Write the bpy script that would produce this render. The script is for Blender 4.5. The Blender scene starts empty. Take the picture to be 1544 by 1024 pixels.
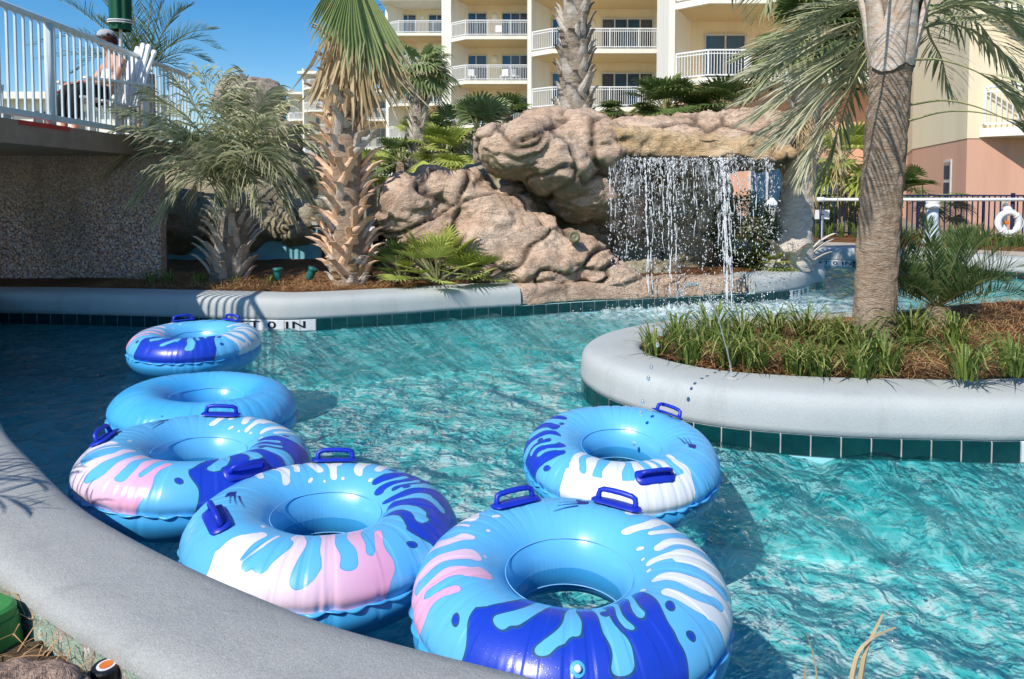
import bpy, bmesh, math, random
import numpy as np
from mathutils import Vector, Matrix, noise
random.seed(7); np.random.seed(7)
PI = math.pi
S = bpy.context.scene
COL = S.collection
R = random.uniform
# ---------------------------------------------------------------- camera
FPX, H, PITCH, PPY = 1050.0, 1.55, math.radians(2.5), 327.0
CT, ST = math.cos(PITCH), math.sin(PITCH)
def ray(px, py):
    a, b = (px - 772.0) / FPX, (PPY - py) / FPX
    return Vector((a, CT + b * ST, -ST + b * CT))
def at(px, py, Y):
    r = ray(px, py); return Vector((0, 0, H)) + r * (Y / r.y)
def onz(px, py, z):
    r = ray(px, py); return Vector((0, 0, H)) + r * ((z - H) / r.z)
cam = bpy.data.cameras.new('camera'); co = bpy.data.objects.new('camera', cam); COL.objects.link(co)
cam.sensor_width = 36; cam.lens = FPX / 1544 * 36
cam.shift_y = -(512 - PPY) / 1544
cam.clip_start = .05; cam.clip_end = 3000
co.location = (0, 0, H); co.rotation_euler = (PI / 2 - PITCH, 0, 0)
S.camera = co
# ---------------------------------------------------------------- light
SUN = Vector((-.44, -.58, .69)).normalized()
sl = bpy.data.lights.new('sun', 'SUN'); so = bpy.data.objects.new('sun', sl); COL.objects.link(so)
sl.energy = 5.0; sl.angle = math.radians(.5); sl.color = (1, .95, .87)
so.rotation_euler = SUN.to_track_quat('Z', 'Y').to_euler()
W = bpy.data.worlds.new('World'); S.world = W; W.use_nodes = True
wn = W.node_tree; bg = wn.nodes['Background']
sky = wn.nodes.new('ShaderNodeTexSky'); sky.sky_type = 'NISHITA'; sky.sun_disc = False
sky.sun_elevation = math.asin(SUN.z); sky.sun_rotation = math.atan2(SUN.x, SUN.y)
sky.air_density = 1.0; sky.dust_density = .3; sky.ozone_density = 2.5
hs = wn.nodes.new('ShaderNodeHueSaturation'); hs.inputs['Saturation'].default_value = 1.45
wn.links.new(sky.outputs[0], hs.inputs['Color']); wn.links.new(hs.outputs[0], bg.inputs[0])
bg.inputs[1].default_value = .15
S.view_settings.view_transform = 'Standard'; S.view_settings.look = 'None'; S.view_settings.exposure = 0
S.cycles.max_bounces = 8; S.cycles.transparent_max_bounces = 12; S.cycles.caustics_reflective = False; S.cycles.caustics_refractive = False
S.cycles.sample_clamp_indirect = 6
# ---------------------------------------------------------------- material helpers
class NT:
    def __init__(s, name):
        s.m = bpy.data.materials.new(name); s.m.use_nodes = True; s.t = s.m.node_tree
        s.b = s.t.nodes['Principled BSDF']; s.out = s.t.nodes['Material Output']
    def n(s, typ, **kw):
        nd = s.t.nodes.new('ShaderNode' + typ)
        for k, v in kw.items(): setattr(nd, k, v)
        return nd
    def set(s, sock, v):
        if isinstance(v, bpy.types.NodeSocket): s.t.links.new(v, sock)
        elif v is not None:
            if hasattr(sock.default_value, '__len__') and not hasattr(v, '__len__'): v = (v,) * len(sock.default_value)
            if hasattr(v, '__len__') and len(v) == 3 and len(sock.default_value) == 4: v = tuple(v) + (1,)
            sock.default_value = v
    def coord(s, scale=None, which='Object'):
        o = s.n('TexCoord').outputs[which]
        if scale is None: return o
        mp = s.n('Mapping'); s.set(mp.inputs[0], o); mp.inputs['Scale'].default_value = scale; return mp.outputs[0]
    def noise(s, scale, detail=4, vec=None, rough=.55, dist=0):
        nd = s.n('TexNoise'); nd.inputs['Scale'].default_value = scale; nd.inputs['Detail'].default_value = detail
        nd.inputs['Roughness'].default_value = rough; nd.inputs['Distortion'].default_value = dist
        s.set(nd.inputs['Vector'], vec if vec is not None else s.coord()); return nd.outputs[0]
    def voro(s, scale, feature='F1', vec=None, out=0):
        nd = s.n('TexVoronoi', feature=feature); nd.inputs['Scale'].default_value = scale
        s.set(nd.inputs['Vector'], vec if vec is not None else s.coord()); return nd.outputs[out]
    def math(s, op, a, b=None, c=None, clamp=False):
        nd = s.n('Math', operation=op, use_clamp=clamp)
        for i, v in enumerate((a, b, c)):
            if v is not None: s.set(nd.inputs[i], v)
        return nd.outputs[0]
    def ramp(s, fac, stops):
        nd = s.n('ValToRGB'); el = nd.color_ramp.elements
        while len(el) < len(stops): el.new(.5)
        for e, (p, c) in zip(el, stops): e.position = p; e.color = tuple(c) + (1,) if len(c) == 3 else c
        s.set(nd.inputs[0], fac); return nd.outputs[0]
    def mix(s, fac, a, b, typ='MIX'):
        nd = s.n('MixRGB', blend_type=typ); s.set(nd.inputs[0], fac); s.set(nd.inputs[1], a); s.set(nd.inputs[2], b); return nd.outputs[0]
    def attr(s, name):
        return s.n('Attribute', attribute_name=name).outputs['Fac']
    def sstep(s, x, lo, hi, a=0., b=1.):
        nd = s.n('MapRange', interpolation_type='SMOOTHSTEP'); s.set(nd.inputs[0], x)
        for i, v in zip((1, 2, 3, 4), (lo, hi, a, b)): nd.inputs[i].default_value = v
        return nd.outputs[0]
    def bump(s, h, strength=.3, dist=.02, normal=None):
        nd = s.n('Bump'); nd.inputs['Strength'].default_value = strength; nd.inputs['Distance'].default_value = dist
        s.set(nd.inputs['Height'], h)
        if normal is not None: s.set(nd.inputs['Normal'], normal)
        s.set(s.b.inputs['Normal'], nd.outputs[0]); return nd.outputs[0]
    def base(s, col, rough=.6, spec=.5, metal=0):
        s.set(s.b.inputs['Base Color'], col); s.set(s.b.inputs['Roughness'], rough)
        s.set(s.b.inputs['Specular IOR Level'], spec); s.set(s.b.inputs['Metallic'], metal); return s

def simple(name, c1, c2=None, scale=4, rough=.6, bscale=40, bstr=.15, bdist=.01, spec=.4, detail=5, lo=.35, hi=.65, metal=0):
    m = NT(name); c2 = c2 or tuple(x * .85 for x in c1)
    m.base(m.ramp(m.noise(scale, detail), [(lo, c1), (hi, c2)]), rough, spec, metal)
    if bstr: m.bump(m.noise(bscale, 4), bstr, bdist)
    return m.m
def leaf(name, c1, c2, tip=None, trans=.35, rough=.55, spec=.3):
    m = NT(name); v = m.attr('var')
    c = m.ramp(v, [(0, c1), (1, c2)])
    c = m.mix(m.math('MULTIPLY', m.noise(18, 3), .35), c, tuple(x * .6 for x in c1))
    if tip: c = m.mix(m.sstep(m.attr('tip'), .55, 1.0), c, tip)
    m.base(c, rough, spec)
    tr = m.n('BsdfTranslucent'); m.set(tr.inputs[0], c)
    mx = m.n('MixShader'); mx.inputs[0].default_value = trans
    m.t.links.new(m.b.outputs[0], mx.inputs[1]); m.t.links.new(tr.outputs[0], mx.inputs[2]); m.t.links.new(mx.outputs[0], m.out.inputs[0])
    return m.m
def rock_mat(name, c1, c2, c3, underside=None):
    m = NT(name); co = m.coord()
    big = m.noise(1.1, 5, co, .6, .4); mid = m.noise(5, 6, co, .65)
    c = m.ramp(big, [(.3, c2), (.5, c1), (.68, c3)])
    c = m.mix(m.sstep(mid, .35, .75), m.mix(1, c, (.84, .80, .77), 'MULTIPLY'), c)
    fine = m.noise(60, 4, co, .7)
    c = m.mix(m.sstep(fine, .32, .58, .5, 0), c, tuple(x * .45 for x in c2)); c = m.mix(m.sstep(m.noise(150, 3, co, .8), .55, .7, 0, .3), c, tuple(min(1, x * 1.2) for x in c3)); c = m.mix(m.sstep(m.noise(1, 5, m.coord((2.6, 2.6, .7)), .7), .52, .75, 0, .35), c, tuple(x * .55 for x in c2)); sc_ = m.math('ABSOLUTE', m.math('SUBTRACT', m.noise(3.2, 5, m.coord((1, 1, 2.4)), .65, 1.0), .5)); c = m.mix(m.sstep(sc_, .03, .004, 0, .55), c, tuple(x * .3 for x in c2))
    cr = m.attr('crack')
    c = m.mix(m.sstep(cr, 0, 1, 0, .75), c, (.055, .04, .03))
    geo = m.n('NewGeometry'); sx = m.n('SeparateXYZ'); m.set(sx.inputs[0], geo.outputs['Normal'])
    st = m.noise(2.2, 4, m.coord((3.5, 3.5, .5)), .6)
    if underside:
        c = m.mix(m.math('MULTIPLY', m.sstep(sx.outputs[2], -.15, -.6), m.sstep(st, .3, .6, .5, 1)), c, underside)  # down-facing faces take a darker tone, broken by streaky noise
    m.base(c, .85, .25)
    h = m.math('ADD', m.math('MULTIPLY', m.noise(9, 7, co, .7), 1.0), m.math('MULTIPLY', m.noise(45, 4, co, .7), .35))
    h = m.math('ADD', h, m.math('MULTIPLY', m.math('ABSOLUTE', m.math('SUBTRACT', m.noise(4.5, 7, m.coord((1, 1, 2.2)), .7, .8), .5)), 2.2)); m.bump(h, .7, .07)
    return m.m

M = {}
def plaster():
    m = NT('pool_plaster'); co = m.coord(); c = m.ramp(m.noise(1.3, 5, co, .6), [(.3, (.43, .455, .445)), (.7, (.50, .52, .505))])
    sp = m.n('SeparateXYZ'); m.set(sp.inputs[0], m.coord(None)); c = m.mix(m.sstep(m.noise(1, 5, m.coord((5, 5, .8)), .7), .5, .75, 0, .28), c, (.27, .275, .26)); c = m.mix(m.sstep(m.noise(160, 3, co, .8), .35, .6, .22, 0), c, (.22, .22, .21))
    c = m.mix(m.sstep(m.noise(14, 3, m.coord((1, 1, .25))), .66, .74, 0, .35), c, (.55, .56, .55)); m.base(c, .8, .3); m.bump(m.math('ADD', m.noise(90, 3, co), m.math('MULTIPLY', m.noise(6, 3, co), 2)), .3, .006); return m.m
M['plaster'] = plaster()
def coping():
    m = NT('coping_paint'); co = m.coord()
    c = m.ramp(m.noise(1.6, 6, co, .6), [(.3, (.37, .375, .36)), (.5, (.42, .42, .40)), (.7, (.46, .455, .43))])
    c = m.mix(m.sstep(m.noise(30, 5, m.coord((1, 1, .35)), .7), .55, .8, 0, .3), c, (.30, .30, .28))
    c = m.mix(m.sstep(m.noise(170, 3, co, .8), .35, .65, .38, 0), c, (.16, .155, .145)); c = m.mix(m.sstep(m.noise(3.0, 6, m.coord((1, 2.5, 1)), .75), .52, .72, 0, .35), c, (.20, .195, .18)); c = m.mix(m.sstep(m.noise(420, 2, co), .6, .7, 0, .4), c, (.55, .54, .51))
    spots = m.sstep(m.voro(7, vec=co), .03, .015); c = m.mix(m.math('MULTIPLY', spots, .5), c, (.2, .19, .17))
    m.base(c, .7, .35); m.bump(m.math('ADD', m.noise(150, 4, co, .7), m.math('MULTIPLY', m.noise(9, 4, co), 2.2)), .5, .007); return m.m
M['coping'] = coping()
M['tile'] = simple('glazed_tile', (.003, .052, .050), (.002, .034, .038), 9, .12, 30, .05, .003, .6)
M['grout'] = simple('grout', (.55, .56, .54), (.4, .42, .4), 20, .8)
M['white_tile'] = simple('white_tile', (.75, .76, .76), (.68, .7, .71), 9, .25, 30, .04)
M['black'] = simple('black_print', (.012, .012, .014), None, 9, .4, bstr=0)
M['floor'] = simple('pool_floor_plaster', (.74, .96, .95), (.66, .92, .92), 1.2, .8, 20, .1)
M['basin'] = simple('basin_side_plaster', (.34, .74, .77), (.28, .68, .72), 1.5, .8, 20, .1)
M['mulch'] = None
def mulch(name, a, b, c_):
    m = NT(name); co = m.coord()
    f = m.noise(55, 6, m.coord((1, 2.4, 1)), .75, .6); g = m.noise(2.2, 4, co)
    c = m.ramp(f, [(.32, b), (.5, a), (.68, c_)])
    c = m.mix(m.sstep(g, .4, .7, 0, .5), c, (.13, .075, .04)); m.base(c, .95, .1)
    m.bump(m.math('ADD', f, m.noise(11, 4, co)), 1, .05); return m.m
M['mulch'] = mulch('mulch', (.30, .135, .055), (.07, .032, .016), (.52, .30, .15))
M['soil'] = mulch('sandy_soil', (.28, .20, .13), (.10, .065, .04), (.45, .34, .23))
M['straw'] = leaf('pine_straw', (.45, .22, .09), (.62, .40, .20), trans=.1)
M['deck'] = simple('concrete_deck', (.50, .42, .34), (.42, .35, .29), 3, .85, 60, .2, .006)
M['ground'] = simple('ground', (.25, .24, .17), (.16, .17, .09), .8, .95, 8, .3, .05)
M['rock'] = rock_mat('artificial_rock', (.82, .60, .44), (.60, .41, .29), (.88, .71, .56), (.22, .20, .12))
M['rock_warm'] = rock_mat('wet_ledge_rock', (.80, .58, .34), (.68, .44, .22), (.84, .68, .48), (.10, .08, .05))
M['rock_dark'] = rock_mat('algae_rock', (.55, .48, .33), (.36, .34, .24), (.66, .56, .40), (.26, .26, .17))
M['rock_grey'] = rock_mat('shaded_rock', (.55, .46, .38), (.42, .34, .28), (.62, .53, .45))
M['rock_near'] = rock_mat('garden_rock', (.60, .42, .32), (.48, .32, .23), (.70, .55, .44))
M['white_paint'] = simple('white_paint', (.80, .80, .79), (.74, .75, .75), 6, .45, bstr=0)
M['rail_paint'] = simple('rail_paint', (.62, .70, .72), (.55, .63, .65), 6, .4, bstr=0)
M['cream'] = simple('cream_stucco', (.84, .70, .49), (.78, .64, .43), .35, .9, 30, .12, .01)
M['white_stucco'] = simple('white_stucco', (.87, .82, .71), (.82, .76, .65), .35, .9, 30, .1, .01)
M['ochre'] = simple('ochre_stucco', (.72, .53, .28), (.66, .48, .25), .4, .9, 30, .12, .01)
M['salmon'] = simple('salmon_stucco', (.63, .36, .25), (.56, .315, .22), .5, .9, 30, .12, .01)
def stucco(name, c):
    m = NT(name); co = m.coord(); st = m.noise(1.0, 5, m.coord((1.6, 1.6, .12)), .65); bl = m.noise(.25, 4, co)
    k = m.mix(m.sstep(st, .45, .75, 0, .30), c, tuple(x * .62 for x in c)); k = m.mix(m.sstep(bl, .4, .7, 0, .3), k, tuple(x * .86 for x in c))
    m.base(k, .92, .2); m.bump(m.noise(30, 4, co), .15, .012); return m.m
M['cream'] = stucco('cream_stucco', (.86, .72, .50)); M['white_stucco'] = stucco('white_stucco', (.88, .83, .72)); M['salmon'] = stucco('salmon_stucco', (.70, .40, .28))
def glass(name, c1, c2):
    m = NT(name); m.base(m.ramp(m.noise(.35, 2), [(.4, c1), (.6, c2)]), .06, .8); return m.m
M['glass'] = glass('sky_tint_glass', (.004, .035, .085), (.010, .075, .15))  # blue of the reflected sky put into the pane colour
M['curtain'] = glass('dark_glass', (.035, .035, .045), (.075, .07, .075))
M['alu'] = simple('window_frame', (.62, .60, .55), None, 4, .5, bstr=0)
M['navy'] = simple('navy_metal', (.008, .015, .055), (.012, .02, .07), 9, .4, bstr=0)
M['bark'] = None
def bark(name, a, b, c_, rings=14, strength=1, dk=.5):
    m = NT(name); co = m.coord()
    f = m.noise(7, 7, m.coord((1, 1, 3.0)), .7, .5); g = m.noise(38, 5, m.coord((1, 1, 3.5)), .75)
    c = m.ramp(f, [(.3, b), (.5, a), (.7, c_)]); c = m.mix(m.sstep(g, .35, .62, dk, 0), c, tuple(x * .35 for x in b))
    m.base(c, .95, .1); m.bump(m.math('ADD', m.math('MULTIPLY', f, 2), g), strength, .06); return m.m
M['bark'] = bark('palm_bark', (.76, .57, .41), (.54, .37, .24), (.86, .73, .58))
M['bark_grey'] = bark('grey_palm_bark', (.72, .60, .47), (.52, .41, .31), (.82, .73, .62))
M['boot'] = bark('palm_boot', (.86, .58, .38), (.74, .45, .26), (.90, .76, .60), strength=.35, dk=.3)
M['boot_grey'] = bark('weathered_boot', (.70, .62, .53), (.50, .42, .34), (.82, .76, .68), strength=.35, dk=.4)
M['boot_white'] = bark('pale_leaf_base', (.66, .54, .44), (.55, .36, .22), (.80, .72, .64), strength=.3, dk=.25)
M['leaf_pindo'] = leaf('pindo_leaf', (.17, .21, .085), (.76, .76, .48), (.76, .68, .47))
M['leaf_date'] = leaf('date_leaf', (.18, .23, .09), (.66, .66, .40), (.66, .60, .40))
M['leaf_dark'] = leaf('dark_leaf', (.06, .11, .03), (.24, .32, .09), (.42, .38, .17))
M['leaf_fan'] = leaf('fan_leaf', (.17, .25, .04), (.68, .72, .18), (.66, .55, .26))
M['leaf_sabal'] = leaf('sabal_leaf', (.15, .23, .07), (.50, .58, .27), (.72, .58, .34))
M['leaf_pale'] = leaf('pale_leaf', (.30, .32, .18), (.80, .77, .54), (.78, .70, .50))
M['leaf_dry'] = leaf('dry_leaf', (.48, .34, .17), (.68, .52, .31), (.68, .56, .38), trans=.25)
M['leaf_grass'] = leaf('liriope_leaf', (.055, .12, .02), (.32, .40, .09), (.58, .54, .20))
M['leaf_cycad'] = leaf('cycad_leaf', (.035, .09, .03), (.20, .30, .09), (.45, .46, .2))
M['stalk'] = simple('leaf_stalk', (.30, .33, .14), (.40, .36, .18), 6, .5, bstr=0)
M['green_plastic'] = simple('green_plastic', (.06, .27, .06), (.05, .22, .05), 9, .4, 90, .1, .002)
M['teal_plastic'] = simple('teal_plastic', (.015, .15, .13), None, 9, .35, bstr=0)
M['black_plastic'] = simple('black_plastic', (.012, .012, .013), None, 9, .4, bstr=0)
M['orange'] = simple('orange_plastic', (.75, .20, .03), None, 9, .4, bstr=0)
M['green_cloth'] = simple('green_cloth', (.008, .10, .05), (.006, .07, .035), 5, .85)
M['skin'] = simple('skin', (.62, .32, .22), (.55, .27, .19), 6, .5, bstr=0)
M['hair'] = simple('curly_hair', (.10, .028, .012), (.05, .014, .008), 30, .7, 60, 1, .03)
M['cloth_white'] = simple('white_cloth', (.80, .80, .80), (.72, .73, .75), 8, .9)
M['cloth_black'] = simple('black_cloth', (.012, .012, .014), None, 8, .9)
M['cloth_red'] = simple('red_cloth', (.65, .02, .015), None, 8, .9)
M['cap'] = simple('grey_cap', (.42, .43, .45), (.36, .37, .39), 8, .9)
M['shadow_grain'] = None
def shadow_grain():  # noise of lifted shadow painted as a coloured speckle
    m = NT('shadow_grain_wall'); co = m.coord()
    v = m.n('TexVoronoi'); v.inputs['Scale'].default_value = 38; m.set(v.inputs['Vector'], co)
    c = m.ramp(m.math('FRACT', m.math('MULTIPLY', v.outputs['Color'], 5.3)), [(0, (.42, .25, .19)), (.3, (.72, .52, .40)), (.5, (.36, .39, .52)), (.7, (.62, .34, .24)), (1, (.84, .76, .68))])
    c = m.mix(m.sstep(v.outputs['Distance'], .4, .8), c, (.15, .11, .10))
    sp = m.n('SeparateXYZ'); m.set(sp.inputs[0], co); c = m.mix(m.math('MULTIPLY', m.sstep(m.math('ADD', sp.outputs[2], m.math('MULTIPLY', m.noise(1.5, 4, co), .5)), 1.2, 2.2), .6), c, (.50, .38, .31)); c = m.mix(m.sstep(m.noise(1.1, 5, m.coord((1, 1, .4))), .45, .75, 0, .5), c, (.12, .10, .09))
    m.base(c, .8, .3); m.bump(v.outputs['Distance'], .8, -.012); return m.m
M['shadow_grain'] = shadow_grain()
M['fascia'] = simple('deck_fascia', (.36, .24, .17), (.27, .18, .125), 5, .9, 60, .4, .01)
M['red_paint'] = simple('red_paint', (.62, .05, .04), (.5, .04, .03), 6, .7)
def foam(name, c, tr):
    m = NT(name); m.base(c, .08, .6); m.b.inputs['Transmission Weight'].default_value = tr; m.b.inputs['IOR'].default_value = 1.33; return m.m
M['foam'] = foam('falling_water', (.95, .97, 1), .35)
def sheet():
    m = NT('water_sheet'); a = m.noise(1, 5, m.coord((26, 26, 1.1)), .7, .3); b = m.noise(1, 3, m.coord((5, 5, 3)), .6); f = m.noise(1, 4, m.coord((70, 70, 9)), .7)
    al = m.math('MULTIPLY', m.sstep(m.math('ADD', a, m.math('MULTIPLY', m.math('SUBTRACT', b, .5), .5)), .50, .72), m.sstep(f, .35, .6, .25, 1)); al = m.math('MULTIPLY', al, m.attr('tip'))
    m.base((.93, .96, .98), .25, .5); m.set(m.b.inputs['Alpha'], al); m.bump(a, .5, .02); return m.m
M['sheet'] = sheet()
M['drop'] = foam('water_drop', (.85, .93, .97), .8)
# ---------------------------------------------------------------- mesh builder
class MB:
    def __init__(s): s.v = []; s.f = []; s.mi = []; s.var = []; s.tip = []; s.cur = 0; s.cv = .5
    def add(s, pts, var=None, tips=None):
        i = len(s.v); s.v.extend([tuple(p) for p in pts]); s.var.extend([s.cv if var is None else var] * len(pts))
        s.tip.extend(tips if tips else [0.] * len(pts)); return i
    def face(s, *ix): s.f.append(tuple(ix)); s.mi.append(s.cur)
    def poly(s, pts, **k):
        i = s.add(pts, **k); s.face(*range(i, i + len(pts)))
    def box(s, c, d, rz=0, mat=None):
        x, y, z = (q / 2 for q in d); ca, sa = math.cos(rz), math.sin(rz); c = Vector(c); P = []
        for a, b, e in ((-1,-1,-1),(1,-1,-1),(1,1,-1),(-1,1,-1),(-1,-1,1),(1,-1,1),(1,1,1),(-1,1,1)):
            q = Vector((a * x * ca - b * y * sa, a * x * sa + b * y * ca, e * z))
            if mat is not None: q = mat @ Vector((a * x, b * y, e * z))
            P.append(c + q)
        i = s.add(P)
        for q in ((0,3,2,1),(4,5,6,7),(0,1,5,4),(1,2,6,5),(2,3,7,6),(3,0,4,7)): s.face(*(i + k for k in q))
    def bar(s, a, b, w, h=None):
        a, b = Vector(a), Vector(b); h = h or w; d = (b - a); L = d.length
        if L < 1e-6: return
        m = d.to_track_quat('X', 'Z').to_matrix(); s.box((a + b) / 2, (L, w, h), mat=m)
    def prism(s, pts, z0, z1):
        n = len(pts); i = s.add([(p[0], p[1], z0) for p in pts] + [(p[0], p[1], z1) for p in pts])
        s.face(*range(i + n - 1, i - 1, -1)); s.face(*range(i + n, i + 2 * n))
        for k in range(n): s.face(i + k, i + (k + 1) % n, i + n + (k + 1) % n, i + n + k)
    def tube(s, pts, rad, n=8, cap=True, squash=1, wob=0):
        pts = [Vector(p) for p in pts]; N = len(pts)
        rad = rad if hasattr(rad, '__len__') else [rad] * N; rings = []; up = None
        for k, p in enumerate(pts):
            t = (pts[min(k + 1, N - 1)] - pts[max(k - 1, 0)]).normalized()
            if up is None: up = Vector((0, 0, 1)) if abs(t.z) < .9 else Vector((0, 1, 0))
            x = t.cross(up).normalized(); y = x.cross(t).normalized(); up = y
            rings.append(s.add([p + (x * math.cos(2 * PI * j / n) + y * math.sin(2 * PI * j / n) * squash) * rad[k] * (1 + R(-wob, wob)) for j in range(n)]))
        for a, b in zip(rings, rings[1:]):
            for j in range(n): s.face(a + j, a + (j + 1) % n, b + (j + 1) % n, b + j)
        if cap:
            s.face(*range(rings[0] + n - 1, rings[0] - 1, -1)); s.face(*range(rings[-1], rings[-1] + n))
    def lathe(s, c, prof, n=16):
        c = Vector(c); rings = [s.add([c + Vector((r * math.cos(2 * PI * j / n), r * math.sin(2 * PI * j / n), z)) for j in range(n)]) for r, z in prof]
        for a, b in zip(rings, rings[1:]):
            for j in range(n): s.face(a + j, a + (j + 1) % n, b + (j + 1) % n, b + j)
        s.face(*range(rings[0] + n - 1, rings[0] - 1, -1)); s.face(*range(rings[-1], rings[-1] + n))
    def grid(s, rows, tips=None):
        n = len(rows[0]); st = [s.add(r, tips=[t] * n if (t := (tips[k] if tips else 0.)) is not None else None) for k, r in enumerate(rows)]
        for a, b in zip(st, st[1:]):
            for j in range(n - 1): s.face(a + j, a + j + 1, b + j + 1, b + j)
    def build(s, name, mats, parent=None, smooth=False, local=False):
        me = bpy.data.meshes.new(name); off = parent.location if (parent is not None and not local) else Vector()
        if parent is not None and not local and parent.parent is not None: off = parent.location + parent.parent.location
        V = np.array(s.v, dtype=np.float64).reshape(-1, 3) - np.array(off)
        me.from_pydata(V.tolist(), [], s.f)
        for m in (mats if isinstance(mats, (list, tuple)) else [mats]): me.materials.append(m)
        me.polygons.foreach_set('material_index', s.mi)
        if smooth: me.polygons.foreach_set('use_smooth', [True] * len(s.f))
        for nm, arr in (('var', s.var), ('tip', s.tip)):
            a = me.attributes.new(nm, 'FLOAT', 'POINT'); a.data.foreach_set('value', np.array(arr, dtype=np.float32))
        me.update()
        o = bpy.data.objects.new(name, me); COL.objects.link(o)
        if parent is not None: o.parent = parent
        return o
def tag(o, label=None, cat=None, group=None, kind=None):
    if label: o['label'] = label
    if cat: o['category'] = cat
    if group: o['group'] = group
    if kind: o['kind'] = kind
    return o
def thing(name, label, cat, loc=(0, 0, 0), group=None, rot=(0, 0, 0)):
    o = bpy.data.objects.new(name, None); COL.objects.link(o); o.location = loc; o.rotation_euler = rot; o.empty_display_size = .1
    return tag(o, label, cat, group)
def copy_tree(o, parent=None):
    c = o.copy(); COL.objects.link(c)
    if parent is not None: c.parent = parent
    for ch in list(o.children): copy_tree(ch, c)
    return c
def spline(P, n):
    P = [Vector(p) for p in P]; Q = [P[0] * 2 - P[1]] + P + [P[-1] * 2 - P[-2]]; out = []
    segs = len(P) - 1
    for k in range(n):
        t = k / (n - 1) * segs; i = min(int(t), segs - 1); u = t - i; a, b, c, d = Q[i:i + 4]
        out.append(.5 * ((2 * b) + (c - a) * u + (2 * a - 5 * b + 4 * c - d) * u * u + (3 * b - a - 3 * c + d) * u ** 3))
    return out
# ================================================================ SETTING: land, pool, water
def smooth_path(P, step=.08):
    P = [Vector((p[0], p[1], 0)) for p in P]
    fine = spline(P, 60 * len(P)); out = [fine[0]]; acc = 0
    for a, b in zip(fine, fine[1:]):
        acc += (b - a).length
        if acc >= step: out.append(b); acc = 0
    return out
def normals(path, sign):
    N = []
    for k in range(len(path)):
        d = (path[min(k + 1, len(path) - 1)] - path[max(k - 1, 0)]).normalized(); N.append(Vector((-d.y, d.x, 0)) * sign)
    return N
def offset(path, sign, o): return [p + n * o for p, n in zip(path, normals(path, sign))]
def sweep(mb, path, prof, sign):
    N = normals(path, sign); mb.grid([[p + n * o + Vector((0, 0, z)) for o, z in prof] for p, n in zip(path, N)])
PROF = [(0, .10), (0, .112), (-.012, .118), (-.012, .15), (-.009, .225), (-.002, .268), (.012, .300), (.038, .325), (.075, .338), (.14, .346), (.38, .352), (.42, .342), (.435, .32), (.44, .1)]
def arclen(path):
    L = [0]
    for a, b in zip(path, path[1:]): L.append(L[-1] + (b - a).length)
    return L
def along(path, L, N, s):
    import bisect
    i = max(0, min(len(path) - 2, bisect.bisect_right(L, s) - 1)); t = (s - L[i]) / max(1e-6, L[i + 1] - L[i])
    return path[i].lerp(path[i + 1], t), N[i].lerp(N[i + 1], min(1, max(0, t)))
def text_mesh(body, size):
    cu = bpy.data.curves.new('marking', 'FONT'); cu.body = body; cu.size = size; cu.align_x = 'CENTER'; cu.align_y = 'CENTER'
    cu.space_character = 1.15; cu.offset = .0015
    o = bpy.data.objects.new('marking', cu); COL.objects.link(o)
    me = o.to_mesh(); V = [v.co.copy() for v in me.vertices]; F = [tuple(p.vertices) for p in me.polygons]
    o.to_mesh_clear(); bpy.data.objects.remove(o); bpy.data.curves.remove(cu); return V, F
def nearest_s(path, L, p):
    k = min(range(len(path)), key=lambda i: (path[i] - Vector((p[0], p[1], 0))).length); return L[k]
def tiles(root, path, sign, markers=(), pitch=.165, flip=1):
    L = arclen(path); N = normals(path, sign); g = MB(); sweep(g, path, [(-.003, -.018), (-.003, .111)], sign); g.build('grout', M['grout'], root)
    t = MB(); wt = MB(); tx = MB(); s = 0.0
    mk = [(nearest_s(path, L, p), txt, w) for p, txt, w in markers]
    def cell(mb, s0, s1):
        P = []
        for ss in (s0, (s0 + s1) / 2, s1):
            p, n = along(path, L, N, ss); P.append((p, n))
        row = lambda o, z: [p + n * o + Vector((0, 0, z)) for p, n in P]
        mb.grid([row(-.003, -.016), row(-.0085, -.012), row(-.0085, .102), row(-.003, .107)])
    while s + pitch < L[-1]:
        a, b = s + .004, s + pitch - .004; hit = any(abs((a + b) / 2 - m[0]) < m[2] / 2 for m in mk)
        cell(wt if hit else t, a, b); s += pitch
    if L[-1] - s > .02: cell(t, s + .004, L[-1])
    t.build('tile_band', M['tile'], root)
    if mk:
        for m in mk:
            V, F = text_mesh(m[1], .10)
            w = max(v.x for v in V) - min(v.x for v in V); k = (m[2] - .08) / w; base = len(tx.v); P = []
            for v in V:
                p, n = along(path, L, N, m[0] + flip * v.x * k); q = p + n * -.0115; P.append((q.x, q.y, .05 + v.y * 1.05))
            tx.add(P)
            for f in F: tx.face(*(base + i for i in f))
        pl = wt.build('depth_marker', M['white_tile'], root)
        tx.build('lettering', M['black'], pl)
def inside(poly, X, Y):
    res = np.zeros(X.shape, bool); n = len(poly)
    for i in range(n):
        x1, y1 = poly[i][0], poly[i][1]; x2, y2 = poly[(i + 1) % n][0], poly[(i + 1) % n][1]
        if y1 == y2: continue
        c = ((y1 > Y) != (y2 > Y)) & (X < (x2 - x1) * (Y - y1) / (y2 - y1) + x1); res ^= c
    return res
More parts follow.
